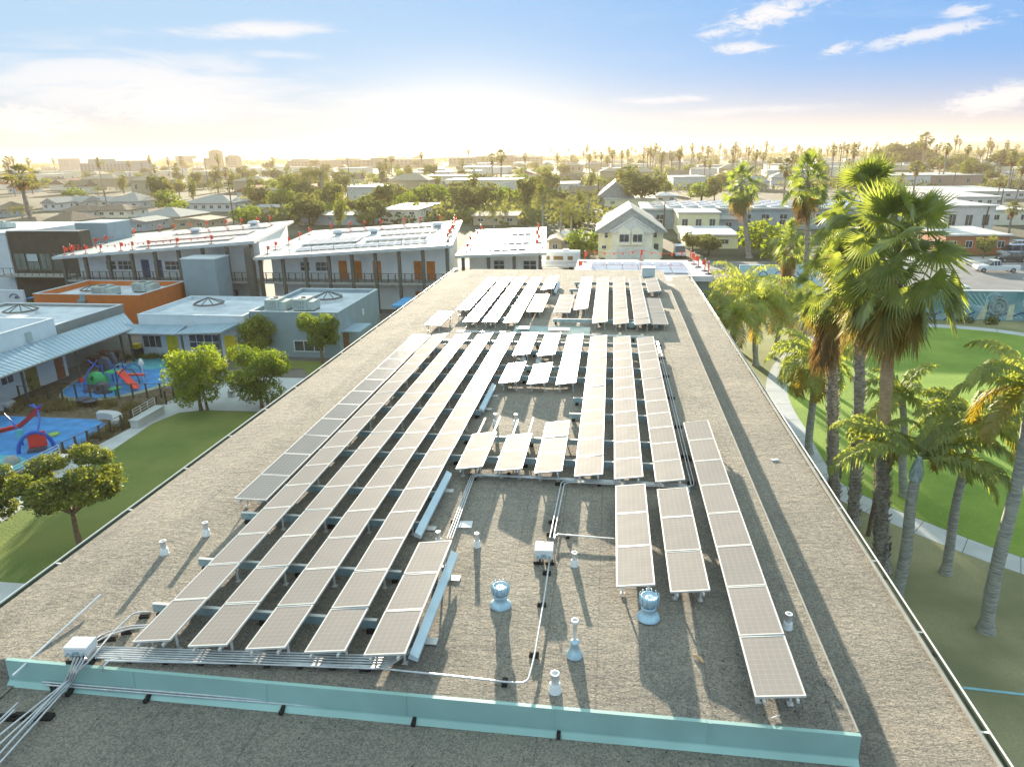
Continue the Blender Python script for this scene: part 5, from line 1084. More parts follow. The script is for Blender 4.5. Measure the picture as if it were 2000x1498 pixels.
c=V(2003,800,24.7); feather_palm('feather_palm','feather palm with bare grey trunk cut by the right edge',(14.58,24.75,0),(c.x+.15,24.7,c.z),3.0,.2,15,22,FP_,60,.62,True)
b=P(1695,1046,0); mb=MB(); mb.tube([b,b+Vector((.05,0,1.6)),b+Vector((.1,0,3.6))],[.11,.09,.05],7); tag(mb.build('tree_stem',BARK),'thin dark bare stem among the fan palm trunks','tree stem')
# ---------------------------------------------------------------- vehicles
CARG=mat('car_glass',(.03,.04,.05),.08,0,.1,3,spec=1.); TYRE=mat('tyre_rubber',(.02,.02,.02),.8,0,.1,5); RIM=mat('wheel_rim',(.4,.4,.42),.35,.6,.05,5)
TAIL=mat('tail_lamp_red',(.4,.01,.01),.3); HEADL=mat('head_lamp',(.8,.8,.75),.15,spec=1.)
def paint(n,c): return mat(n,c,.3,0,.03,2,coat=.6)
def loft(secs,m=None):
    """secs: list of (x,[(y,z)...]) closed rings along x"""
    vs=[];n=len(secs[0][1])
    for x,r in secs: vs+=[(x,y,z) for y,z in r]
    fs=[(i*n+k,i*n+(k+1)%n,(i+1)*n+(k+1)%n,(i+1)*n+k) for i in range(len(secs)-1) for k in range(n)]
    fs+=[tuple(range(n-1,-1,-1)),tuple((len(secs)-1)*n+k for k in range(n))]
    return vs,fs
def ring(hw,z0,z1,r=.12): return [(-hw,z0+r*.5),(-hw+r,z0),(hw-r,z0),(hw,z0+r*.5),(hw,z1-r),(hw-r,z1),(-hw+r,z1),(-hw,z1-r)]
def car(name,label,loc,rz,col,kind='car',L=4.5):
    t=thing(name,label,'pickup truck' if kind=='pickup' else ('van' if kind=='van' else 'car'),loc,rz); ORG[t.name]=Vector((0,0,0)); h=L/2; W=.9
    mb=MB()
    if kind=='pickup': prof=[(-h,.45,.85),(-h+.08,.35,1.0),(-h+1.2,.3,1.05),(-h+1.6,.3,1.08),(.9,.3,1.08),(h-.05,.35,1.08),(h,.45,1.0)]
    else: prof=[(-h,.45,.72),(-h+.1,.32,.85),(-h+1.1,.28,.98),(-.6,.28,1.02),(h-.5,.28,1.04),(h-.1,.32,1.0),(h,.45,.9)]
    vs,fs=loft([(x,ring(W,a,b)) for x,a,b in prof]); mb.add(vs,fs); bo=mb.build('body',col,t)
    mb=MB()
    if kind=='pickup': cp=[(-h+1.55,1.05,1.07,.82),(-h+2.15,1.05,1.66,.72),(-h+3.0,1.05,1.70,.72),(-h+3.2,1.05,1.08,.82)]
    elif kind=='van': cp=[(-h+.7,1.0,1.05,.84),(-h+1.4,1.0,1.75,.76),(h-.2,1.0,1.85,.78),(h-.05,1.0,1.1,.84)]
    else: cp=[(-h+1.1,.95,.99,.84),(-h+1.85,.95,1.42,.68),(h-1.2,.95,1.46,.68),(h-.4,.95,1.02,.82)]
    secs=[(x,[(-W*.97,a),(W*.97,a),(w,b),(-w,b)]) for x,a,b,w in cp]; vs,fs=loft(secs); mb.add(vs,fs); mb.build('cabin_glass',CARG,t)
    mb=MB(); x0,x1=cp[1][0],cp[2][0]; zt=cp[2][2]; w=cp[1][3]; mb.box(x0-.05,x1+.05,-w-.02,w+.02,zt-.01,zt+.05)
    for xx in (x0,(x0+x1)/2,x1):
        for s in (-1,1): mb.tube([(xx,s*(w+.005),zt),(xx,s*W*.975,1.02)],.035,4)
    mb.build('roof_panel',col,t)
    if kind=='pickup': mb=MB(); mb.box(-h+3.35,h-.12,-W+.12,W-.12,1.0,1.085); mb.build('truck_bed',DKM,t)
    for sx in (-h+.85,h-.95):
        for s in (-1,1):
            mb=MB(); mb.tube([(sx,s*.72,.34),(sx,s*.93,.34)],.34,16); wo=mb.build('wheel',TYRE,t); mb=MB(); mb.tube([(sx,s*.90,.34),(sx,s*.945,.34)],.2,12); mb.build('rim',RIM,wo)
    for s in (-1,1):
        mb=MB(); mb.obox((-h+.02,s*.65,.68),(.04,.18,.08)); mb.build('headlight',HEADL,t); mb=MB(); mb.obox((h-.02,s*.72,.78),(.04,.12,.1)); mb.build('tail_light',TAIL,t)
    return t
WPAINT=paint('white_car_paint',(.75,.76,.78)); SPAINT=paint('silver_car_paint',(.45,.47,.5)); DPAINT=paint('dark_car_paint',(.05,.055,.06)); BPAINT=paint('pale_blue_car_paint',(.5,.62,.68))
q=P(1950,533,0); car('pickup_truck','white pickup truck parked side on at the right, bed to the right',(q.x,q.y+.9,0),0,WPAINT,'pickup',5.8)
q=P(1163,527,0); car('parked_car','white car half hidden behind the hall roof, beside the motorhome',(q.x+.3,q.y,0),0,WPAINT,'car',4.5)
q=P(1329,504,0); car('parked_car','white estate car facing the viewer in the driveway by the yellow house',(q.x,q.y+2,0),R(90),WPAINT,'van',4.6)
q=P(1952,590,0); car('parked_car','white truck cab showing above the mural wall, facing right',(40.9,89.5,0),R(180),WPAINT,'van',5.2)
for (px,py,c,l,k) in ((1985,486,WPAINT,'white car parked in front of the brick building','car'),(1978,500,SPAINT,'grey car in the second rank by the brick building','van'),(1975,511,DPAINT,'dark car nearest the white pickup','car'),(2010,505,DPAINT,'dark pickup at the right edge by the brick building','pickup'),(1232,503,DPAINT,'dark car in front of the yellow house garage','car')):
    q=P(px,py,0); car('parked_car',l,(q.x,q.y,0),R(0 if k!='van' else 8),c,k,4.6)
# motorhome
q=P(1096,529,0); t=thing('motorhome','white motorhome with brown side windows parked beyond the roof','motorhome',(q.x,q.y+1,0)); ORG[t.name]=Vector((0,0,0))
mb=MB(); vs,fs=loft([(-2.6,ring(1.15,.5,3.0,.2)),(2.9,ring(1.15,.5,3.0,.2))]); mb.add(vs,fs); vs,fs=loft([(-3.6,ring(1.1,2.0,2.7,.25)),(-2.601,ring(1.14,1.9,2.98,.2))]); mb.add(vs,fs); mb.build('body',WPAINT,t)
mb=MB(); vs,fs=loft([(-4.3,ring(.95,.5,1.1,.15)),(-3.6,ring(1.0,.45,1.25,.15)),(-3.3,ring(1.0,.45,1.35,.15)),(-2.601,ring(1.02,.45,1.9,.15))]); mb.add(vs,fs); mb.build('cab',WPAINT,t)
for (x,w) in ((-1.2,1.5),(1.0,.8),(-2.3,.5)): mb=MB(); mb.box(x,x+w,-1.17,-1.151,1.7,2.3); o=mb.build('window',mat('rv_window',(.25,.17,.08),.2),t)
mb=MB(); mb.box(-2.5,2.8,-1.163,-1.151,1.30,1.38); mb.box(-2.5,1.0,-1.163,-1.151,1.12,1.17); mb.build('stripe',mat('rv_stripe',(.25,.3,.36),.5),t)
mb=MB(); mb.box(.2,1.1,-.4,.4,3.0,3.25); mb.build('roof_unit',WHITEP,t)
for sx in(-3.4,1.6):
    for s in(-1,1): mb=MB(); mb.tube([(sx,s*.85,.4),(sx,s*1.1,.4)],.4,14); mb.build('wheel',TYRE,t)
# ---------------------------------------------------------------- houses
ROOFM=[mat('grey_shingle',(.34,.35,.34),.9,0,.15,2),mat('brown_shingle',(.22,.175,.13),.9,0,.2,2),mat('tan_shingle',(.40,.34,.25),.9,0,.15,2),mat('pale_flat_roof',(.55,.56,.56),.7,0,.12,.5),mat('red_tile_roof',(.3,.13,.08),.85,0,.2,2)]
WALLM=[mat('cream_wall',(.86,.80,.64),.85,0,.06,1),mat('house_white',(.70,.70,.68),.85,0,.05,1),mat('beige_wall',(.50,.42,.28),.85,0,.06,1),mat('blue_grey_wall',(.36,.44,.48),.85,0,.06,1),mat('yellow_wall',(.86,.80,.52),.85,0,.05,1),mat('brown_pink_wall',(.42,.30,.24),.85,0,.08,1)]
def hipgable(mb,x0,x1,y0,y1,z,rz,kind,ov=.4,axis='x'):
    a,b,c,d=(x0-ov,y0-ov,z),(x1+ov,y0-ov,z),(x1+ov,y1+ov,z),(x0-ov,y1+ov,z); cy=(y0+y1)/2; cx=(x0+x1)/2; i=min((x1-x0),(y1-y0))/2 if kind=='hip' else 0
    th=Vector((0,0,-.18))
    if axis=='x': e,f=(x0-ov+i,cy,rz),(x1+ov-i,cy,rz); faces=[[a,b,f,e],[c,d,e,f],[b,c,f],[d,a,e]]
    else: e,f=(cx,y0-ov+i,rz),(cx,y1+ov-i,rz); faces=[[b,c,f,e],[d,a,e,f],[a,b,e],[c,d,f]]
    for fc in faces: mb.add(fc,[tuple(range(len(fc)))])
    mb.add([a,b,c,d],[(3,2,1,0)]); mb.add([a,b,c,d]+[tuple(Vector(q)+th) for q in (a,b,c,d)],[(0,4,5,1),(1,5,6,2),(2,6,7,3),(3,7,4,0),(4,7,6,5)])
def house(name,label,x0,x1,y0,y1,z,rz,kind,rm,wm,wins=3,axis='x',cat='house',group=None,storeys=1,side=True,chim=False):
    t=thing(name,label,cat,((x0+x1)/2,(y0+y1)/2,0),0,group)
    mb=MB(); 
    mb.box(x0,x1,y0,y1,0,z-(.02 if kind!='flat' else 0))
    if kind=='gable':
        if axis=='x': cy=(y0+y1)/2; mb.hexa([(x0,y0,z-.02),(x0,y1,z-.02),(x0,cy,rz-.15)],[(x1,y0,z-.02),(x1,y1,z-.02),(x1,cy,rz-.15)])
        else: cx=(x0+x1)/2; mb.hexa([(x0,y0,z-.02),(cx,y0,rz-.15),(x1,y0,z-.02)],[(x0,y1,z-.02),(cx,y1,rz-.15),(x1,y1,z-.02)])
    mb.build('wall',wm,t); mb=MB()
    if kind=='flat': mb.box(x0-.3,x1+.3,y0-.3,y1+.3,z,z+.25)
    else: hipgable(mb,x0,x1,y0,y1,z,rz,kind,.45,axis)
    rf=mb.build('roof',rm,t)
    if chim: mb=MB(); mb.box(x0+1.5,x0+2.2,y0+1.5,y0+2.2,z,rz+.5); mb.build('chimney',WALLM[5],rf)
    W=x1-x0; sh=z/storeys
    for s in range(storeys):
        for k in range(wins): ww=min(1.5,W/wins*.45); x=x0+W*(k+.5)/wins-ww/2; facade_window(t,x,y0,s*sh+sh*.36,ww,sh*.38,mull=1)
        if side and x1<0:
            for k in range(2): y=y0+(y1-y0)*(k+.5)/2-.5; facade_window(t,x1,y,s*sh+sh*.36,1.0,sh*.38,'x',mull=0,d=1)
        if side and x0>0:
            for k in range(2): y=y0+(y1-y0)*(k+.5)/2-.5; facade_window(t,x0,y,s*sh+sh*.36,1.0,sh*.38,'x',mull=0,d=-1)
    return t
def house_px(label,xl,xr,yb,yw,yr,depth,kind,rm,wm,**k):
    a,b=P(xl,yb,0),P(xr,yb,0); Y=(a.y+b.y)/2; z=V((xl+xr)/2,yw,Y).z; rz=V((xl+xr)/2,yr,Y+depth/2).z if kind!='flat' else z
    z=max(z,2.4)
    return house('house',label,a.x,b.x,Y,Y+depth,z,max(rz,z+.6),kind,rm,wm,**k)
Rg,Rb,Rt,Rp,Rr=ROOFM; Wc,Ww,Wb,Wbg,Wy,Wbr=WALLM
HP=[('brown hip roofed white house behind the white building at the left',84,142,452,433,412,12,'hip',Rb,Ww,{}),
('white house with small brown hip roof, left of the one with two windows',117,176,428,417,400,10,'hip',Rb,Ww,{}),
('white house with brown roof and dark windows below a power pole',172,248,426,411,399,11,'hip',Rb,Wc,dict(wins=4)),
('white gabled house end beside the big shaggy palm',85,112,412,397,386,10,'gable',Rg,Ww,dict(axis='y',wins=2)),
('long white house with grey roof and gables in the left middle distance',112,160,408,396,383,12,'gable',Rg,Ww,{}),
('white grey roofed house in the middle of the left terrace of gables',162,212,405,396,384,12,'gable',Rg,Wc,{}),
('white house with broad grey roof behind the brown roofs',213,272,409,394,376,14,'hip',Rg,Ww,{}),
('large beige house with green grey hip roof',258,354,441,424,405,15,'hip',Rg,Wb,dict(wins=4)),
('long white house with grey hip roof and a row of windows',362,452,414,397,381,14,'hip',Rg,Ww,dict(wins=6)),
('pale blue house with blue grey gable above the stair tower block',236,287,452,437,424,10,'gable',Rg,Wbg,dict(axis='y',wins=2)),
('tan gable roofed house just behind the left wing roof',342,408,449,445,431,9,'gable',Rt,Wb,dict(axis='y',wins=2)),
('pale green house at the left edge of the picture',-10,18,425,410,394,10,'hip',Rb,Wbg,{}),
('dark brown roofed house at the left edge behind the white building',-14,78,456,446,424,12,'hip',Rb,Wb,dict(wins=4)),
('low house with open carport in the middle distance left of centre',500,546,420,410,400,9,'gable',Rg,Wb,dict(wins=2)),
('beige two storey house far left of centre',498,534,394,372,366,10,'hip',Rt,Wb,dict(storeys=2,wins=3)),
('long pale two storey flat roofed house with five side windows',742,818,437,411,400,26,'flat',Rp,Wc,dict(wins=3,storeys=2)),
('tan low house under the palm behind the middle wing',925,1010,440,428,416,14,'gable',Rt,Wb,dict(wins=3)),
('grey walled yard building with flat green roof in the hazy middle distance',590,735,440,428,425,16,'flat',Rg,Wbg,dict(wins=3)),
('little tan gabled house with white door behind the motorhome',1072,1096,496,473,462,8,'gable',Rt,Wb,dict(axis='y',wins=1)),
('white sided cottage beside the little tan gabled house',1098,1118,487,470,460,8,'gable',Rp,Ww,dict(wins=1)),
('huge plain grey gabled hall behind the yellow house',1168,1235,402,385,352,30,'gable',Rg,Wbg,dict(axis='y',wins=1)),
('beige two storey house with three small windows, right of the yellow house',1323,1403,458,417,414,12,'flat',Rp,Wy,dict(wins=3,storeys=1)),
('single storey cream house with flat pale roof in front of the beige one',1338,1440,486,466,450,16,'flat',Rp,Wy,dict(wins=2)),
('white corner house beside the beige two storey house',1404,1440,452,428,420,10,'hip',Rg,Wbg,dict(wins=1)),
('white walled workshop with green roof edge behind the big palms',1838,1935,462,404,404,26,'flat',Rp,Ww,dict(wins=3)),
('cream round fronted store at the right behind the small fan palm',1930,2010,440,412,405,16,'flat',Rp,Wc,dict(wins=3)),
('orange brick building with arched windows at the right',1843,1966,497,461,458,14,'flat',Rp,mat('orange_brick',(.42,.17,.08),.85,0,.2,3),dict(wins=4)),
('long brown fronted warehouse in the right distance',1802,1922,366,343,341,40,'flat',Rp,Wbr,dict(wins=2)),
('low brown roofed house far at the right edge',1960,2010,362,354,347,16,'gable',Rb,Wbr,dict(wins=2)),
('white flat building below the long brown warehouse',1850,2010,389,376,366,40,'flat',Rp,Ww,dict(wins=6)),
('white building with dark doors in the right distance',1865,1960,404,386,384,30,'flat',Rp,Ww,dict(wins=5)),
('white box building with canopy roof far right of centre',1758,1832,336,319,314,40,'flat',Rp,Ww,dict(wins=2)),
('white flat warehouse left of the white box building',1706,1790,352,340,336,40,'flat',Rp,Ww,dict(wins=3)),
('pale long warehouse left of centre in the haze',625,676,375,368,364,30,'flat',Rp,Wc,dict(wins=3)),
('pale shed roofs far left of centre in the haze',556,584,366,359,357,30,'flat',Rp,Wc,dict(wins=2)),
('small white house right of the big round tree',1280,1322,396,384,375,14,'hip',Rp,Ww,dict(wins=2)),
('low white sheds seen left of the ragged fan palm',1180,1280,404,398,396,14,'flat',Rp,Wy,dict(wins=3))]
for (lb,xl,xr,yb,yw,yr,dp,kd,rm,wm,kw) in HP: house_px(lb,xl,xr,yb,yw,yr,dp,kd,rm,wm,**kw)
# blue grey apartment row with solar roof
a,b=P(1255,448,0),P(1545,444,0); Y=a.y
t=thing('apartment_row','long blue grey apartment row with zigzag solar panels along its roof','building',(a.x,Y,0))
x0,x1=a.x,P(1800,448,0).x
z=V(1400,410,Y).z
mb=MB(); mb.box(x0,x1,Y,Y+22,0,z); mb.build('wall',Wbg,t); mb=MB(); mb.box(x0-.4,x1+.4,Y-.4,Y+22.4,z,z+.4); rf=mb.build('roof',Rp,t)
for r_ in range(3):
    k=0; xx=x0+2
    while xx<x1-4:
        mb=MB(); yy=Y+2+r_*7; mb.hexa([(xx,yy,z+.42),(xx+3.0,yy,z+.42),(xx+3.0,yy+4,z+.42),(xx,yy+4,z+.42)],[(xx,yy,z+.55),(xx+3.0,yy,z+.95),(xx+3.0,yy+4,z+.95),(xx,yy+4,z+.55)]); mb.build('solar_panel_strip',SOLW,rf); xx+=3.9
for k in range(14): facade_window(t,x0+3+k*(x1-x0-6)/14,Y,z-2.2,1.8,1.2); facade_window(t,x0+3+k*(x1-x0-6)/14,Y,.9,1.6,1.3)
# yellow house
Yh=123.0; vx=lambda px,Y=Yh: V(px,480,Y).x; vz=lambda py,Y=Yh,px=1230: V(px,py,Y).z
t=thing('gabled_house','big yellow gabled house with twin front windows beyond the far roof edge','house',(3.4,Yh,0))
xa,xb=vx(1168),vx(1296); cx=(xa+xb)/2; ze=vz(455); zr=vz(410)
mb=MB(); mb.box(xa,xb,Yh+2,Yh+16,0,ze); mb.hexa([(xa,Yh+2,ze),(cx,Yh+2,zr-.1),(xb,Yh+2,ze)],[(xa,Yh+16,ze),(cx,Yh+16,zr-.1),(xb,Yh+16,ze)]); mb.build('wall',Wy,t)
TRIM=mat('house_trim',(.68,.68,.62),.7)
mb=MB(); hipgable(mb,xa,xb,Yh+2,Yh+16,ze,zr+.15,'gable',.6,'y'); mb.build('roof',Rg,t)
mb=MB(); hipgable(mb,xa+1,xb-1,Yh+17,Yh+26,ze+.6,V(1230,399,Yh+17).z,'gable',.5,'y'); mb.box(xa+1,xb-1,Yh+17,Yh+26,0,ze+.6); mb.build('rear_roof',Rg,t)
ga,gb_=vx(1195),vx(1274); gz=vz(453); gr=vz(427)
mb=MB(); mb.box(ga,gb_,Yh,Yh+2.1,0,gz); mb.hexa([(ga,Yh,gz),((ga+gb_)/2,Yh,gr),(gb_,Yh,gz)],[(ga,Yh+2.1,gz),((ga+gb_)/2,Yh+2.1,gr),(gb_,Yh+2.1,gz)]); mb.build('front_bay',Wc,t)
mb=MB(); hipgable(mb,ga,gb_,Yh,Yh+3,gz,gr+.2,'gable',.35,'y')
for (p,q) in (((ga-.35,gz),((ga+gb_)/2,gr+.2)),((gb_+.35,gz),((ga+gb_)/2,gr+.2))): mb.tube([(p[0],Yh-.4,p[1]),(q[0],Yh-.4,q[1])],.09,4)
for (p,q) in (((xa-.6,ze),(cx,zr+.15)),((xb+.6,ze),(cx,zr+.15))): mb.tube([(p[0],Yh+1.3,p[1]),(q[0],Yh+1.3,q[1])],.12,4)
mb.build('bay_roof',TRIM,t)
for (p0,p1) in ((1207,1230),(1233,1256)):
    w0,w1=vx(p0),vx(p1); mb=MB(); zz=vz(450); c_=(w0+w1)/2
    mb.box(w0,w1,Yh-.45,Yh-.002,vz(478),zz); mb.hexa([(w0,Yh-.45,zz),(c_,Yh-.45,zz+.55),(w1,Yh-.45,zz)],[(w0,Yh-.002,zz),(c_,Yh-.002,zz+.55),(w1,Yh-.002,zz)]); mb.build('bay_window_box',Wc,t)
    facade_window(t,w0+.15,Yh-.45,vz(473),w1-w0-.3,vz(457)-vz(473),mull=1)
facade_window(t,vx(1180),Yh+2,vz(468),.6,1.1,mull=0,mid=True); facade_window(t,vx(1277),Yh+2,vz(467),.6,1.0,mull=0,mid=True); facade_window(t,vx(1175),Yh+2,vz(490),.8,.7,mull=1); facade_window(t,vx(1278),Yh+2,vz(492),.9,1.2,mull=0)
mb=MB(); wa,wb_=vx(1182,Yh-1),vx(1291,Yh-1); zt=vz(483,Yh-1); zb=vz(494,Yh-1)
mb.hexa([(wa,Yh-1.2,0),(wb_,Yh-1.2,0),(wb_,Yh-1.2,zb),(wb_-1.6,Yh-1.2,zt),(wa+1.6,Yh-1.2,zt),(wa,Yh-1.2,zb)],[(wa,Yh-.5,0),(wb_,Yh-.5,0),(wb_,Yh-.5,zb),(wb_-1.6,Yh-.5,zt),(wa+1.6,Yh-.5,zt),(wa,Yh-.5,zb)]); mb.build('porch_wall',Wc,t)
for k in range(2):
    gx=vx(1205)+k*2.4; mb=MB(); mb.box(gx,gx+2.2,Yh-1.25,Yh-1.201,.05,2.2)
    for j in range(1,4): mb.box(gx,gx+2.2,Yh-1.27,Yh-1.251,.05+j*.54,.08+j*.54)
    mb.build('garage_door',TRIM,t)
flagrope('red flag rope along the far edge of the white annex roof',[(-2.3,68.9,ZA+.95),(3,68.9,ZA+.95),(7.6,68.6,ZA+.95)])
# mural wall
MUR=mat('mural_teal',(.12,.38,.40),.85,0,.3,.35,col2=(.34,.50,.60)); t=thing('mural_wall','long teal and blue painted mural wall between the park and the street','wall',(34,79.2,0))
mb=MB(); mb.box(18,62,79.1,79.35,0,3.1); mb.build('wall',MUR,t); mb=MB(); mb.box(17.9,62.1,79.0,79.45,3.1,3.2); mb.build('cap',WHITEP,t)
LB=mat('mural_pale_blue',(.45,.65,.72),.8); DB=mat('mural_deep_blue',(.02,.10,.25),.8); CRM=mat('mural_cream',(.6,.62,.45),.8); MG=mat('mural_grey',(.18,.27,.28),.8,0,.5,2,col2=(.30,.40,.42))
rng=random.Random(3); mb=MB()
def stroke(pts,w):
    for a,b in zip(pts,pts[1:]):
        d=Vector((b[0]-a[0],0,b[1]-a[1])).normalized(); n=Vector((-d.z,0,d.x))*w; A=Vector((a[0],79.09,a[1])); B=Vector((b[0],79.09,b[1])); mb.add([A-n,B-n,B+n,A+n],[(0,1,2,3)])
for k in range(9):
    x=22+k*3.6; z=rng.uniform(.6,2.2); r=rng.uniform(.5,1.3); stroke([(x+r*(1-i/26)*math.cos(i*.42),min(3.0,max(.1,z+r*(1-i/26)*math.sin(i*.42)))) for i in range(24)],.05)
for k in range(7): x=36+k*.5; stroke([(x,2.9),(x+1.2,1.9-k*.1),(x+3,1.0),(x+4.2,.3)],.04)
mb.build('pale_swirls',LB,t)
mb=MB()
for k in range(12): x=19+k*3.3; stroke([(x,.2+.3*math.sin(k)),(x+1,.9),(x+2.2,.5),(x+3,.9)],.09)
mb.build('deep_waves',DB,t)
mb=MB(); q=V(1945,620,79.05); mb.add([(q.x+1.05*math.cos(i*.3142),79.08,1.5+1.15*math.sin(i*.3142)) for i in range(20)],[tuple(range(20))]); mb.build('dark_disc',MG,t)
mb=MB()
stroke([(q.x+(1.0-i*.02)*math.cos(i*.35),1.5+(1.05-i*.021)*math.sin(i*.35)) for i in range(46)],.02)
mb.v=[(v[0],79.07,v[2]) for v in mb.v]; mb.build('disc_rings',LB,t)
mb=MB(); mb.add([(q.x-1.9,79.085,.1),(q.x-1.1,79.085,.1),(q.x-.9,79.085,1.6),(q.x-1.2,79.085,1.9)],[(0,1,2,3)]); mb.add([(q.x+1.0,79.085,.1),(q.x+1.7,79.085,.1),(q.x+1.6,79.085,1.8),(q.x+1.1,79.085,1.7)],[(0,1,2,3)]); mb.build('cream_patches',CRM,t)
mb=MB(); mb.box(15.5,20.8,99,99.3,0,1); 
t=thing('street_wall','second painted wall with blue line drawings across the street','wall',(24,99,0)); mb=MB(); mb.box(17,34,96,96.3,0,3.2); mb.build('wall',LB,t)
mb=MB()
for k in range(8): x=18+k*2; stroke([(x+.7*(1-i/20)*math.cos(i*.5),1.6+.9*(1-i/20)*math.sin(i*.5)) for i in range(18)],.05)
mb.v=[(v[0],95.98,v[2]) for v in mb.v]; mb.build('line_drawing',DB,t)
mb=MB(); mb.tube([(27.9,78.3,0),(27.9,78.3,6)],.05,6); mb=MB(); q=P(1985,626,0); mb.tube([(q.x,q.y,0),(q.x+.1,q.y,4.4)],.05,6); mb.box(q.x-.12,q.x+.35,q.y-.1,q.y+.1,4.4,4.5); tag(mb.build('lamp_post',GALV),'slim pale lamp post at the right end of the mural','lamp post')
for i,(px,py,w) in enumerate(((1880,636,1.0),(1935,640,.8),(1700,650,1.3),(1790,640,.9))): q=P(px,py-6,0); shrub('shrub','low shrub at the foot of the mural wall, '+('below the blue waves','left of the dark disc','behind the fan palms','at the near left')[i],(q.x,min(q.y,77.8),0),w,.5,.9,260,.22,50+i,LEAFD)
mb=MB(); mb.box(10,70,60,60.2,0,.2)
# ---------------------------------------------------------------- utility poles
WOOD=mat('pole_wood',(.10,.075,.055),.9,0,.2,3)
def upole(label,px,yb,yt,lean=0.,arms=2,Ymax=None):
    b=P(px,yb,0); top=V(px,yt,b.y); t=thing('utility_pole',label,'utility pole',(b.x,b.y,0),0,'wooden utility poles'); h=top.z
    mb=MB(); mb.tube([b,(b.x+lean*h,b.y,h)],[.19,.13],8); mb.build('pole',WOOD,t)
    for k in range(arms): z=h-.5-k*1.3; x=b.x+lean*z; mb=MB(); mb.box(x-1.2,x+1.2,b.y-.06,b.y+.06,z-.07,z+.07); mb.build('crossarm',WOOD,t)
    return Vector((b.x+lean*(h-.5),b.y,h-.5))
tops=[]
for a in (('wooden power pole in front of the left houses, tallest of its group',458,446,355,0,2),('wooden power pole rising behind the white roofed wing at the left',214,424,372,-.03,0),('leaning power pole at the far left beside the big shaggy palm',30,384,318,-.02,2),
 ('power pole left of centre beyond the round green tree',681,414,369,0,1),('tall thin pole behind the hazy warehouses left of centre',684,372,308,0,1),('street pole right behind the yellow house',1296,450,396,0,0),('tall thin pole left of the big round tree',1168,402,350,0,1),
 ('tall slim pole right of the big round tree',1299,394,342,0,0),('tall pole rising over the far block right of centre',1290,372,298,0,1),('power pole against the sky between two fan palms',1634,384,287,-.02,2),('power pole at the right with wires against the sky',1950,356,279,0,2),
 ('dark pole standing in the white roofs at the right',1951,418,370,0,0),('leaning dark pole in front of the white workshop',1915,462,403,.10,0),('dark pole right of the long brown warehouse',1860,374,336,0,0),('slim pole left of the square skyline block',408,372,310,0,1),
 ('pole at left near the long white house',284,368,318,0,2),('pole in the hazy middle distance behind the wing roofs',996,410,366,0,1),('dark slim pole by the small palms right of centre',1970,380,330,0,1)): tops.append(upole(*a))
# ---------------------------------------------------------------- skyline buildings
HZB=mat('skyline_wall',(.34,.36,.36),.9,0,.05,.1); HZB2=mat('skyline_tan',(.36,.31,.22),.9,0,.05,.1)
def sky_b(label,xl,xr,yt,Y,m,dep=30,steps=None,wins=(6,4)):
    a=V(xl,310,Y);b=V(xr,310,Y); z=V((xl+xr)/2,yt,Y).z; t=thing('tower_block' if z>28 else 'office_block',label,'building',((a.x+b.x)/2,Y,0))
    mb=MB(); mb.box(a.x,b.x,Y,Y+dep,0,z)
    if steps:
        for (u0,u1,y2) in steps: z2=V((xl+xr)/2,y2,Y).z; mb.box(a.x+(b.x-a.x)*u0,a.x+(b.x-a.x)*u1,Y+2,Y+dep-2,z,z2)
    mb.build('wall',m,t); nx,nz=wins; W=b.x-a.x
    for j in range(nz):
        mb=MB(); zz=z*(.35+.6*j/nz)
        for i in range(nx): x=a.x+W*(i+.25)/nx; mb.box(x,x+W/nx*.5,Y-.1,Y-.001,zz,zz+z*.35/nz)
        mb.build('window_band',mat('skyline_glass',(.12,.14,.15),.3),t)
sky_b('square topped tower, tallest on the skyline',408,425,297,1250,HZB2,20,((.0,1,295),(.3,.7,293)),(4,8))
sky_b('pale square block just right of the tallest tower',439,460,306,1250,HZB2,20,((.2,.8,303.5),),(4,4))
sky_b('small block touching the left of the tallest tower',397,409,309,1250,HZB2,20,None,(3,3))
sky_b('wide pale blue office building on the left skyline',153,255,319,800,HZB,40,((.15,.30,311),(.45,.65,315),(.65,1,315)),(14,4))
sky_b('pale square block at the far left skyline',112,132,310,1200,HZB,30,None,(4,4))
sky_b('pale stepped block between two skyline palms',342,360,305,1400,HZB,30,((.9,1.5,311),),(4,3))
sky_b('long low flat block on the skyline left of the sun',665,830,312,1100,HZB2,60,((.05,.1,309.5),(.35,.45,308.5)),(20,2))
sky_b('longest flat block on the skyline under the sun',876,1053,307,1150,HZB2,60,((.3,.4,305),(.6,.7,304)),(22,2))
sky_b('flat block on the skyline left of the middle wing',560,640,314,1150,HZB2,60,((.1,.2,311),),(12,2))
sky_b('square hotel like block on the skyline right of the big round tree',1281,1330,298,1100,HZB2,40,((0,.12,295),(.5,.62,294),(.66,.95,296)),(10,5))
# hill
HILLM=mat('far_hill',(.16,.17,.12),.95,0,.2,.01)
mb=MB(); n=60; vs=[]
for i in range(n+1):
    u=i/n; x=900+1500*u; e=min(1,u*5)*(.75+.25*math.sin(u*5))*min(1,(1-u)*5+.2)
    vs+= [(x,2450,-.5),(x,2700,30*e),(x,2800,34*e+1),(x,3300,-.5)]
mb.add(vs,[(i*4+k,(i+1)*4+k,(i+1)*4+k+1,i*4+k+1) for i in range(n) for k in range(3)],0,True); struct('hill',mb,HILLM)
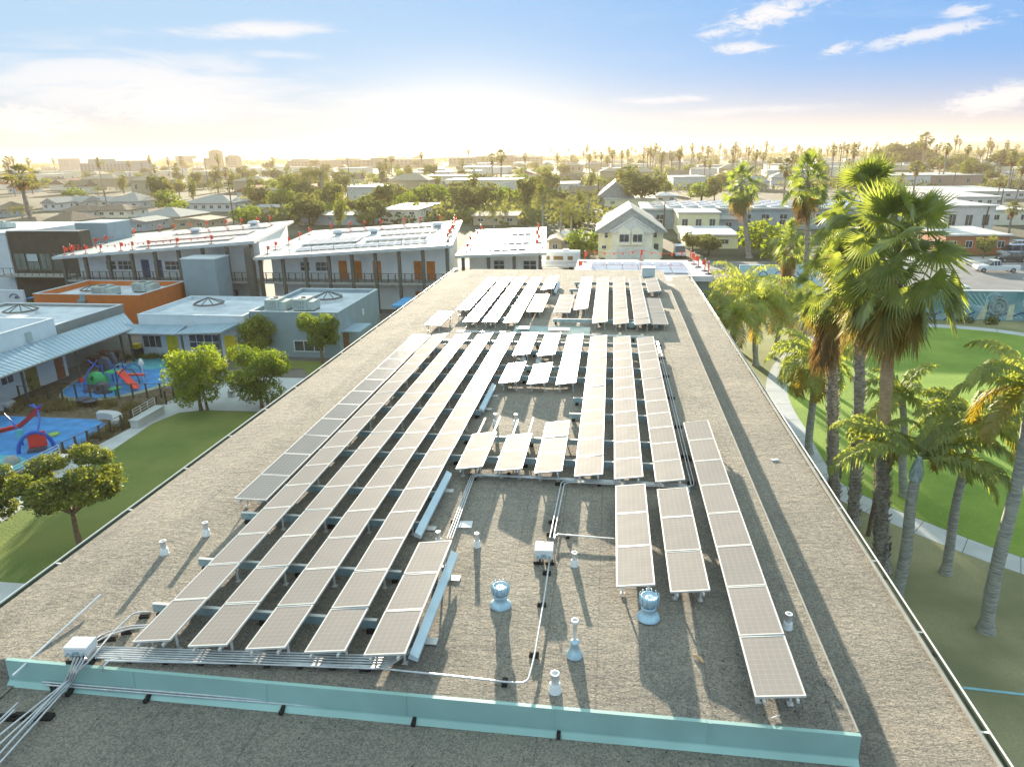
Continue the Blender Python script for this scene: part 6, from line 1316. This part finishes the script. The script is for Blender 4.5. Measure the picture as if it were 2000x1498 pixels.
# ---------------------------------------------------------------- far vegetation archetypes
def arche_tree(seed,h,cr,n,ls,lm,lob=.42,nl=12):
    return tree('far_tree','x',(0,0,0),h,cr,h*.7,n,ls,seed,lm,None,nl,.25,'tree',False,.3,lob)
AT=[arche_tree(101,8,4.2,1500,.75,FARL),arche_tree(102,10,4.0,1500,.8,FARL,.36,14),arche_tree(103,6,4.5,1300,.7,LEAFM,.4,11),arche_tree(104,11,2.4,1300,.6,LEAFD,.5,12)]
def arche_fan(seed,h,Rc,nl,nd): 
    return fan_palm('far_fan_palm','x',(0,0,0),(.2,.1,h),Rc,.25,.2,nl,nd,seed,None,8,1.0,PTRUNK,0)
AP=[arche_fan(201,14,2.6,34,12),arche_fan(202,18,2.2,30,16)]
AF=feather_palm('far_feather_palm','x',(0,0,0),(.1,0,8),3.6,.2,18,203,None,14,1.0,False,old=False)
used=set()
for r_ in AP+[AF]:
    for ch in r_.children:
        if ch.name.startswith('crown'): ch.data.materials[0]=PFAR
def put(src,px,yb,yt=None,Y=None,label='',group=None,wide=1.,href=None):
    b=P(px,yb,0) if Y is None else V(px,310,Y); b=Vector((b.x,b.y,0)); s=1.
    if yt is not None: h=V(px,yt,b.y).z; s=h/href
    if src.name not in used and len(used)<99 and src.get('category') is not None and src.location.length<1e-6: used.add(src.name); r=src; r.location=b; r['label']=label; r.rotation_euler=(0,0,px*.7); 
    else: r=dup(src,b,px*.7,label)
    if group: r['group']=group
    r.scale=(s*wide,s*wide,s); return r
G1='trees across the neighbourhood'; G2='fan palms across the neighbourhood'; G3='feather palms across the neighbourhood'
# named middle distance trees: src,px,yb,yt,href,wide,label
MT=[(0,1252,402,331,8,1.5,'big round dark green tree behind the yellow house'),(0,605,442,383,8,1.5,'round olive green tree left of the middle wing'),(0,765,405,364,8,1.6,'broad hazy tree, leftmost of three in the centre haze'),(2,840,404,367,6,1.7,'broad hazy tree, middle of three in the centre haze'),(0,925,412,361,8,1.9,'broad hazy tree, right of three in the centre haze'),
(1,318,405,346,10,1.1,'dark tree with two tones behind the left houses'),(2,330,412,378,6,1.2,'yellow green bushy tree in front of the dark two toned tree'),(3,378,392,352,11,1.2,'dark conical tree left of the long white house'),(2,345,425,397,6,1.3,'bushy tree over the large beige house'),
(2,480,440,408,6,1.4,'yellow green bush behind the left wing roof, right part'),(2,290,402,390,6,1.5,'low green tree among the left houses'),(1,1030,420,350,10,.9,'dark hazy conical tree right of centre'),(2,1140,500,455,6,1.1,'olive hedge tree left of the yellow house'),(0,1118,460,410,8,1.2,'hazy tree left of the palm clump by the motorhome'),
(0,1352,492,456,8,1.1,'rounded olive bush in front of the cream house, left'),(0,1385,498,462,8,1.6,'broad olive bush in front of the cream house, right'),(2,1300,380,355,6,1.,'small tree right of the big round tree'),(1,1395,392,348,10,1.,'slender dotted tree beside the ragged fan palm'),(2,1370,392,362,6,1.5,'spreading tree below the slender dotted tree'),
(2,1490,500,440,6,1.2,'bright bushy tree behind the ragged palm trunk'),(2,1535,520,465,6,1.3,'bright bushy tree left of the slim tall palm'),(0,1920,505,462,8,.9,'dark shrub tree against the orange brick wall'),(2,1655,520,495,6,1.0,'bush beyond the big fan palms'),
(1,1765,334,282,10,2.2,'tall rounded eucalyptus on the right skyline'),(1,1735,334,296,10,1.6,'eucalyptus mass left of the tall rounded one'),(1,1800,334,293,10,1.8,'eucalyptus mass right of the tall rounded one'),(1,1706,338,292,10,.7,'narrow eucalyptus with a flat tuft on the right skyline'),(0,1850,342,305,8,2.4,'broad tree mass under the right skyline'),(0,1980,340,296,8,2.2,'dark broad tree at the right edge skyline'),
(2,150,400,372,6,1.3,'green tree among the left gables'),(0,1900,345,316,8,2.5,'low broad tree mass right of the white box building'),(2,1820,480,430,6,1.,'grey green bush between brick building and palms')]
hr=[8,10,6,11]
for (s,px,yb,yt,_,w,lb) in MT: put(AT[s],px,yb,yt,label=lb,group=G1,wide=w,href=hr[s])
MP=[(0,68,452,336,'F','big shaggy fan palm on the left with dark crown',2.2),(1,204,384,312,'F','thin tall palm left of centre of the left skyline',.9),(1,300,362,307,'F','tall skyline palm beside the office building, left of a pair',.9),(1,335,362,310,'F','tall skyline palm right of a pair',.9),
(0,308,368,326,'F','lower fan palm between two tall skyline palms',1.1),(0,350,372,325,'F','fan palm right of the pair of skyline palms',1.1),(0,428,380,330,'F','fan palm below the tallest tower, left one',1.1),(0,446,378,332,'F','ragged fan palm below the tallest tower, right one',1.2),
(1,35,362,309,'F','thin palm near the leaning pole at far left',1.),(0,24,360,311,'F','round headed palm at the far left skyline',1.2),(1,25,372,330,'F','short palm below the far left skyline',1.),(0,800,374,328,'F','dense fan palm in the centre haze',1.2),(0,757,362,316,'F','fan palm left of the dense one in the centre haze',1.1),
(0,962,360,306,'F','double headed palm under the sun glow, left head',1.5),(0,978,362,300,'F','double headed palm under the sun glow, right head',1.5),(1,1026,358,303,'F','tall lollipop palm right of the sun glow, left of two',1.2),(1,1088,350,302,'F','tall lollipop palm right of the sun glow, right of two',1.2),(0,536,350,312,'F','small hazy fan palm left of centre',1.2),
(0,1185,350,310,'F','fan palm above the grey gabled hall',1.),(0,1795,350,269,'F','tall dark fan palm against the sky at the right',1.35),(0,1782,392,323,'F','bushy fan palm below the tall dark one at the right',1.5),(0,1968,475,403,'F','small dense fan palm in front of the orange brick building',1.55),
(0,1663,356,290,'F','fan palm on the right skyline behind the clustered fans',1.1),(0,1575,350,296,'F','hazy fan palm behind the slim tall palm',1.1),(0,1530,410,320,'F','ragged yellowish palm left of the slim tall palm',1.3),(1,1848,330,288,'F','skyline palm right of the tall dark one, left of two',1.3),(1,1888,330,290,'F','skyline palm further right, single round head',1.3),
(1,1905,330,293,'F','skyline palm, left of a touching pair',1.3),(1,1916,330,291,'F','skyline palm, right of a touching pair',1.3),(1,1961,326,283,'F','thin palm beside the wired pole at the right',1.2),(0,1968,375,305,'F','shaggy palm at right below the wired pole',1.4),(0,1983,392,318,'F','second shaggy palm at right below the wired pole',1.3),(0,1945,398,352,'F','low palm left of the shaggy pair at the right',1.6),
(0,1375,360,310,'F','fan palm behind the ragged one, left',1.3),(0,1385,358,318,'F','second fan palm behind the ragged one',1.),(0,1755,395,345,'F','palm partly behind the clustered fans, right side',1.3),
(0,608,400,325,'P','drooping feather palm in the haze, left of two',1.4),(0,632,402,322,'P','drooping feather palm in the haze, right of two',1.4),(0,692,380,335,'P','small hazy feather palm beside the thin pole',1.),(0,143,388,352,'P','feather palm among the left gables',1.3),(0,195,396,362,'P','feather palm left of the thin pole at left',1.3),(0,430,408,356,'P','spreading feather palm behind the long white house',1.4),(0,50,450,398,'P','light green feather palm beside the big shaggy palm',1.8),
(0,1060,452,372,'P','feather palm in the clump right of centre, back left',1.1),(0,1095,462,380,'P','feather palm in the clump right of centre, middle',1.1),(0,1115,490,400,'P','feather palm in the clump right of centre, front',1.2),(0,1150,440,365,'P','feather palm in the clump right of centre, right',1.1),(0,965,470,398,'P','feather palm behind the middle wing roof',1.),(0,1485,495,425,'P','bright small feather palm right of the ragged palm trunk',1.1),
(0,1855,360,325,'P','feather palm behind the long brown warehouse, left',1.2),(0,1880,360,322,'P','feather palm behind the long brown warehouse, right',1.2),(0,1990,368,330,'P','feather palm at the right edge',1.2)]
hp={0:14,1:18}
for (s,px,yb,yt,k,lb,w) in MP:
    if k=='F': put(AP[s],px,yb,yt+6*0,label=lb,group=G2,wide=w,href=(14.9,18.9)[s])
    else: put(AF,px,yb,yt,label=lb,group=G3,wide=w,href=10.2)
# scattered neighbourhood
rng=random.Random(77)
HA=[]
def ahouse(i,w,d,z,rz,kind,rm,wm,axis='x'):
    h=house('far_house','x',-w/2,w/2,-d/2,d/2,z,rz,kind,rm,wm,wins=3,axis=axis,side=False); h.location=(0,0,0)
    for ch in h.children:
        pass
    return h
HA=[ahouse(0,14,10,3.2,5.4,'hip',Rg,Ww),ahouse(1,12,10,3.2,5.6,'gable',Rb,Wc),ahouse(2,18,12,5.8,8,'hip',Rt,Wb),ahouse(3,24,16,5.0,5.0,'flat',Rp,Ww),ahouse(4,12,12,3.0,5.2,'gable',Rr,Ww,'y'),ahouse(5,34,20,6,6,'flat',Rp,Wc)]
placed=[]
def ok(x,y,r):
    for (a,b,c) in placed:
        if (a-x)**2+(b-y)**2<(r+c)**2: return False
    return True
for o in list(COL.objects):
    if o.parent is None and o.type=='EMPTY' and o.location.y>120: placed.append((o.location.x,o.location.y,10))
first=[True]*6; nh=0; tries=0
HL=['distant small white house with grey hip roof in the hazy suburb','distant cream house with brown gable roof in the hazy suburb','distant two storey beige house with tan hip roof in the hazy suburb','distant white flat roofed block in the hazy suburb','distant white house with red tile gable in the hazy suburb','distant big cream flat roofed warehouse in the hazy suburb']
while nh<250 and tries<6000:
    tries+=1; px=rng.uniform(-150,2150); py=311+ (rng.random()**1.25)*95; 
    if px>1150 and py>372 : continue
    if px<480 and py>380: continue
    q=P(px,py,0)
    if q.y<165 or q.y>2300 or abs(q.x)>2000 or not ok(q.x,q.y,11): continue
    i=rng.choice([0,0,1,1,2,3,3,4,5] if px<1500 else [0,3,3,5,3,2,5]); 
    if i in(3,5) and not ok(q.x,q.y,18): continue
    src=HA[i]; rz=rng.choice([0,0,math.pi/2,math.pi])+rng.uniform(-.06,.06)
    if first[i]: first[i]=False; r=src; r.location=(q.x,q.y,0); r.rotation_euler=(0,0,rz)
    else: r=dup(src,(q.x,q.y,0),rz)
    r['label']=HL[i]; r['group']='distant suburb houses: '+('white hip roofed','brown gabled','two storey beige','white flat blocks','red tiled','cream warehouses')[i]; r.scale=(1,1,rng.uniform(.9,1.25)); placed.append((q.x,q.y,[9,8,11,14,8,20][i])); nh+=1
TL=['distant rounded tree in the hazy suburb','distant tall leafy tree in the hazy suburb','distant low spreading tree in the hazy suburb','distant narrow dark tree in the hazy suburb']
nt_=0; tries=0
NTREE=[]
while nt_<265 and tries<9000:
    tries+=1; px=rng.uniform(-150,2150); py=308.5+(rng.random()**1.5)*95
    if rng.random()<.35: px=rng.uniform(480,1180); py=rng.uniform(350,450)
    elif px<500 and py>385: continue
    elif px>1160 and py>375: continue
    if 480<px<1180 and py>425: px=rng.uniform(560,730)
    q=P(px,py,0)
    if q.y<160 or q.y>2900 or abs(q.x)>2200 or not ok(q.x,q.y,3): continue
    i=rng.choice([0,0,1,2,2,3]); r=dup(AT[i],(q.x,q.y,0),rng.random()*6,TL[i],'distant suburb trees: '+('rounded','tall leafy','low spreading','narrow dark')[i]); s=rng.uniform(.5,.95)*(1+q.y/2600); w=s*(1+q.y/1800); r.scale=(w,w,s); nt_+=1; placed.append((q.x,q.y,3))
n_=0
while n_<255:
    px=rng.choice([rng.uniform(1150,2100),rng.uniform(-100,2100),rng.uniform(1150,1750)]); py=310+(rng.random()**2.2)*55; q=P(px,py,0) 
    if q.y>1900 or q.y<200: continue
    i=rng.choice([0,1,1]); r=dup(AP[i],(q.x,q.y,0),rng.random()*6,'distant %s fan palm in the hazy suburb'%('stout','slender')[i],'distant fan palms: '+('stout','slender')[i]); s=rng.uniform(.75,1.15); r.scale=(s*1.25,s*1.25,s*(.9 if q.y<600 else 1.15)); n_+=1
# continuous far tree line
mb=MB(); cs=[];rs=[]; 
for k in range(420):
    px=-200+2400*k/420+rng.uniform(-3,3); Y=rng.uniform(1500,2400); q=V(px,305,Y); cs.append(Vector((q.x,Y,rng.uniform(2,6)))); rs.append((rng.uniform(14,34),12,rng.uniform(4,8)))
leaves(mb,cs,rs,26000,4.5,rng,1.4,.5); o=mb.build('distant_woods',FARL,origin=(0,0,0)); tag(o,'continuous belt of hazy tree tops along the horizon','trees',kind='stuff')
mb=MB(); cs=[];rs=[]
for k in range(1300):
    px=-200+2400*rng.random(); py=314+rng.random()**1.3*60
    if k%5==0: px=rng.uniform(490,1170); py=rng.uniform(365,440)
    elif px<480 and py>370: continue
    q=P(px,py,0)
    if q.y>1500 or q.y<150: continue
    cs.append(Vector((q.x,q.y,1.0))); s=rng.uniform(3,8)*(1+q.y/900); rs.append((s,s*.6,rng.uniform(1.6,4.0)))
leaves(mb,cs,rs,95000,1.4,rng,1.2,.4); o=mb.build('garden_greenery',FARL,origin=(0,0,0)); tag(o,'mixed garden hedges and street greenery between the distant houses','greenery',kind='stuff')

# ---- every distant copy gets a label that says where it stands
LM=[(60,'near the left edge'),(150,'left of the pale blue office'),(255,'around the pale blue office'),(345,'right of the pale blue office'),(450,'below the tallest tower'),(560,'right of the tallest tower'),(680,'behind the middle wing'),(800,'left of the sun'),(900,'left of the sun glow'),(1000,'under the sun glow'),(1110,'right of the double headed palm'),(1200,'above the motorhome'),(1310,'around the big round tree'),(1420,'left of the ragged palm'),(1520,'left of the slim palm'),(1620,'behind the slim tall palm'),(1740,'behind the clustered fan palms'),(1850,'near the tall dark palm'),(2600,'near the right edge')]
def topx(o):
    v=np.array(o.location)-CAMP; c=MW.T@v; return 1000+FPX*c[0]/c[2]
bk={}
for o in list(COL.objects):
    if o.parent is None and str(o.get('group','')).startswith('distant '):
        x=topx(o); y=o.location.y; band='farthest' if y>900 else ('far' if y>520 else ('middle distance' if y>300 else 'nearer')); lm=[n for a,n in LM if x<a]
        k=(o['label'].split(' in the hazy')[0].replace('distant ',''),band,lm[0] if lm else 'near the right edge'); bk.setdefault(k,[]).append((x,o))
ORD=['leftmost','second','third','fourth','fifth','sixth','seventh','eighth','ninth','tenth','eleventh','twelfth','thirteenth','fourteenth','fifteenth','sixteenth','seventeenth','eighteenth','nineteenth','twentieth']
for (kd,band,lm),l in bk.items():
    l.sort(key=lambda a:a[0])
    for i,(x,o) in enumerate(l):
        kd=kd.replace('two storey beige house tan hip','two storey beige house'); kk=' '.join(w for w in kd.split() if w not in('with','and','a','roof','small','big','hip','gable'))
        o['label']=('%s, %s haze, %s'%(kk,band,lm)+('' if len(l)==1 else ', %s of %d'%(ORD[min(i,19)],len(l))))
for o in list(bpy.data.meshes):
    if o.users==0: bpy.data.meshes.remove(o)

# ---------------------------------------------------------------- air
hz=MB(); hz.box(-2600,2600,-200,3600,-2.0,52)
hm=bpy.data.materials.new('haze_air'); hm.use_nodes=True; hn=hm.node_tree; hn.nodes.clear(); ho=N(hn,'ShaderNodeOutputMaterial')
hv=N(hn,'ShaderNodeVolumePrincipled'); hv.inputs['Color'].default_value=(1,.84,.64,1); hv.inputs['Density'].default_value=HAZED; hv.inputs['Anisotropy'].default_value=.25
hn.links.new(hv.outputs[0],ho.inputs['Volume'])
ha=hz.build('haze',hm,origin=(0,0,0)); ha['kind']='stuff'
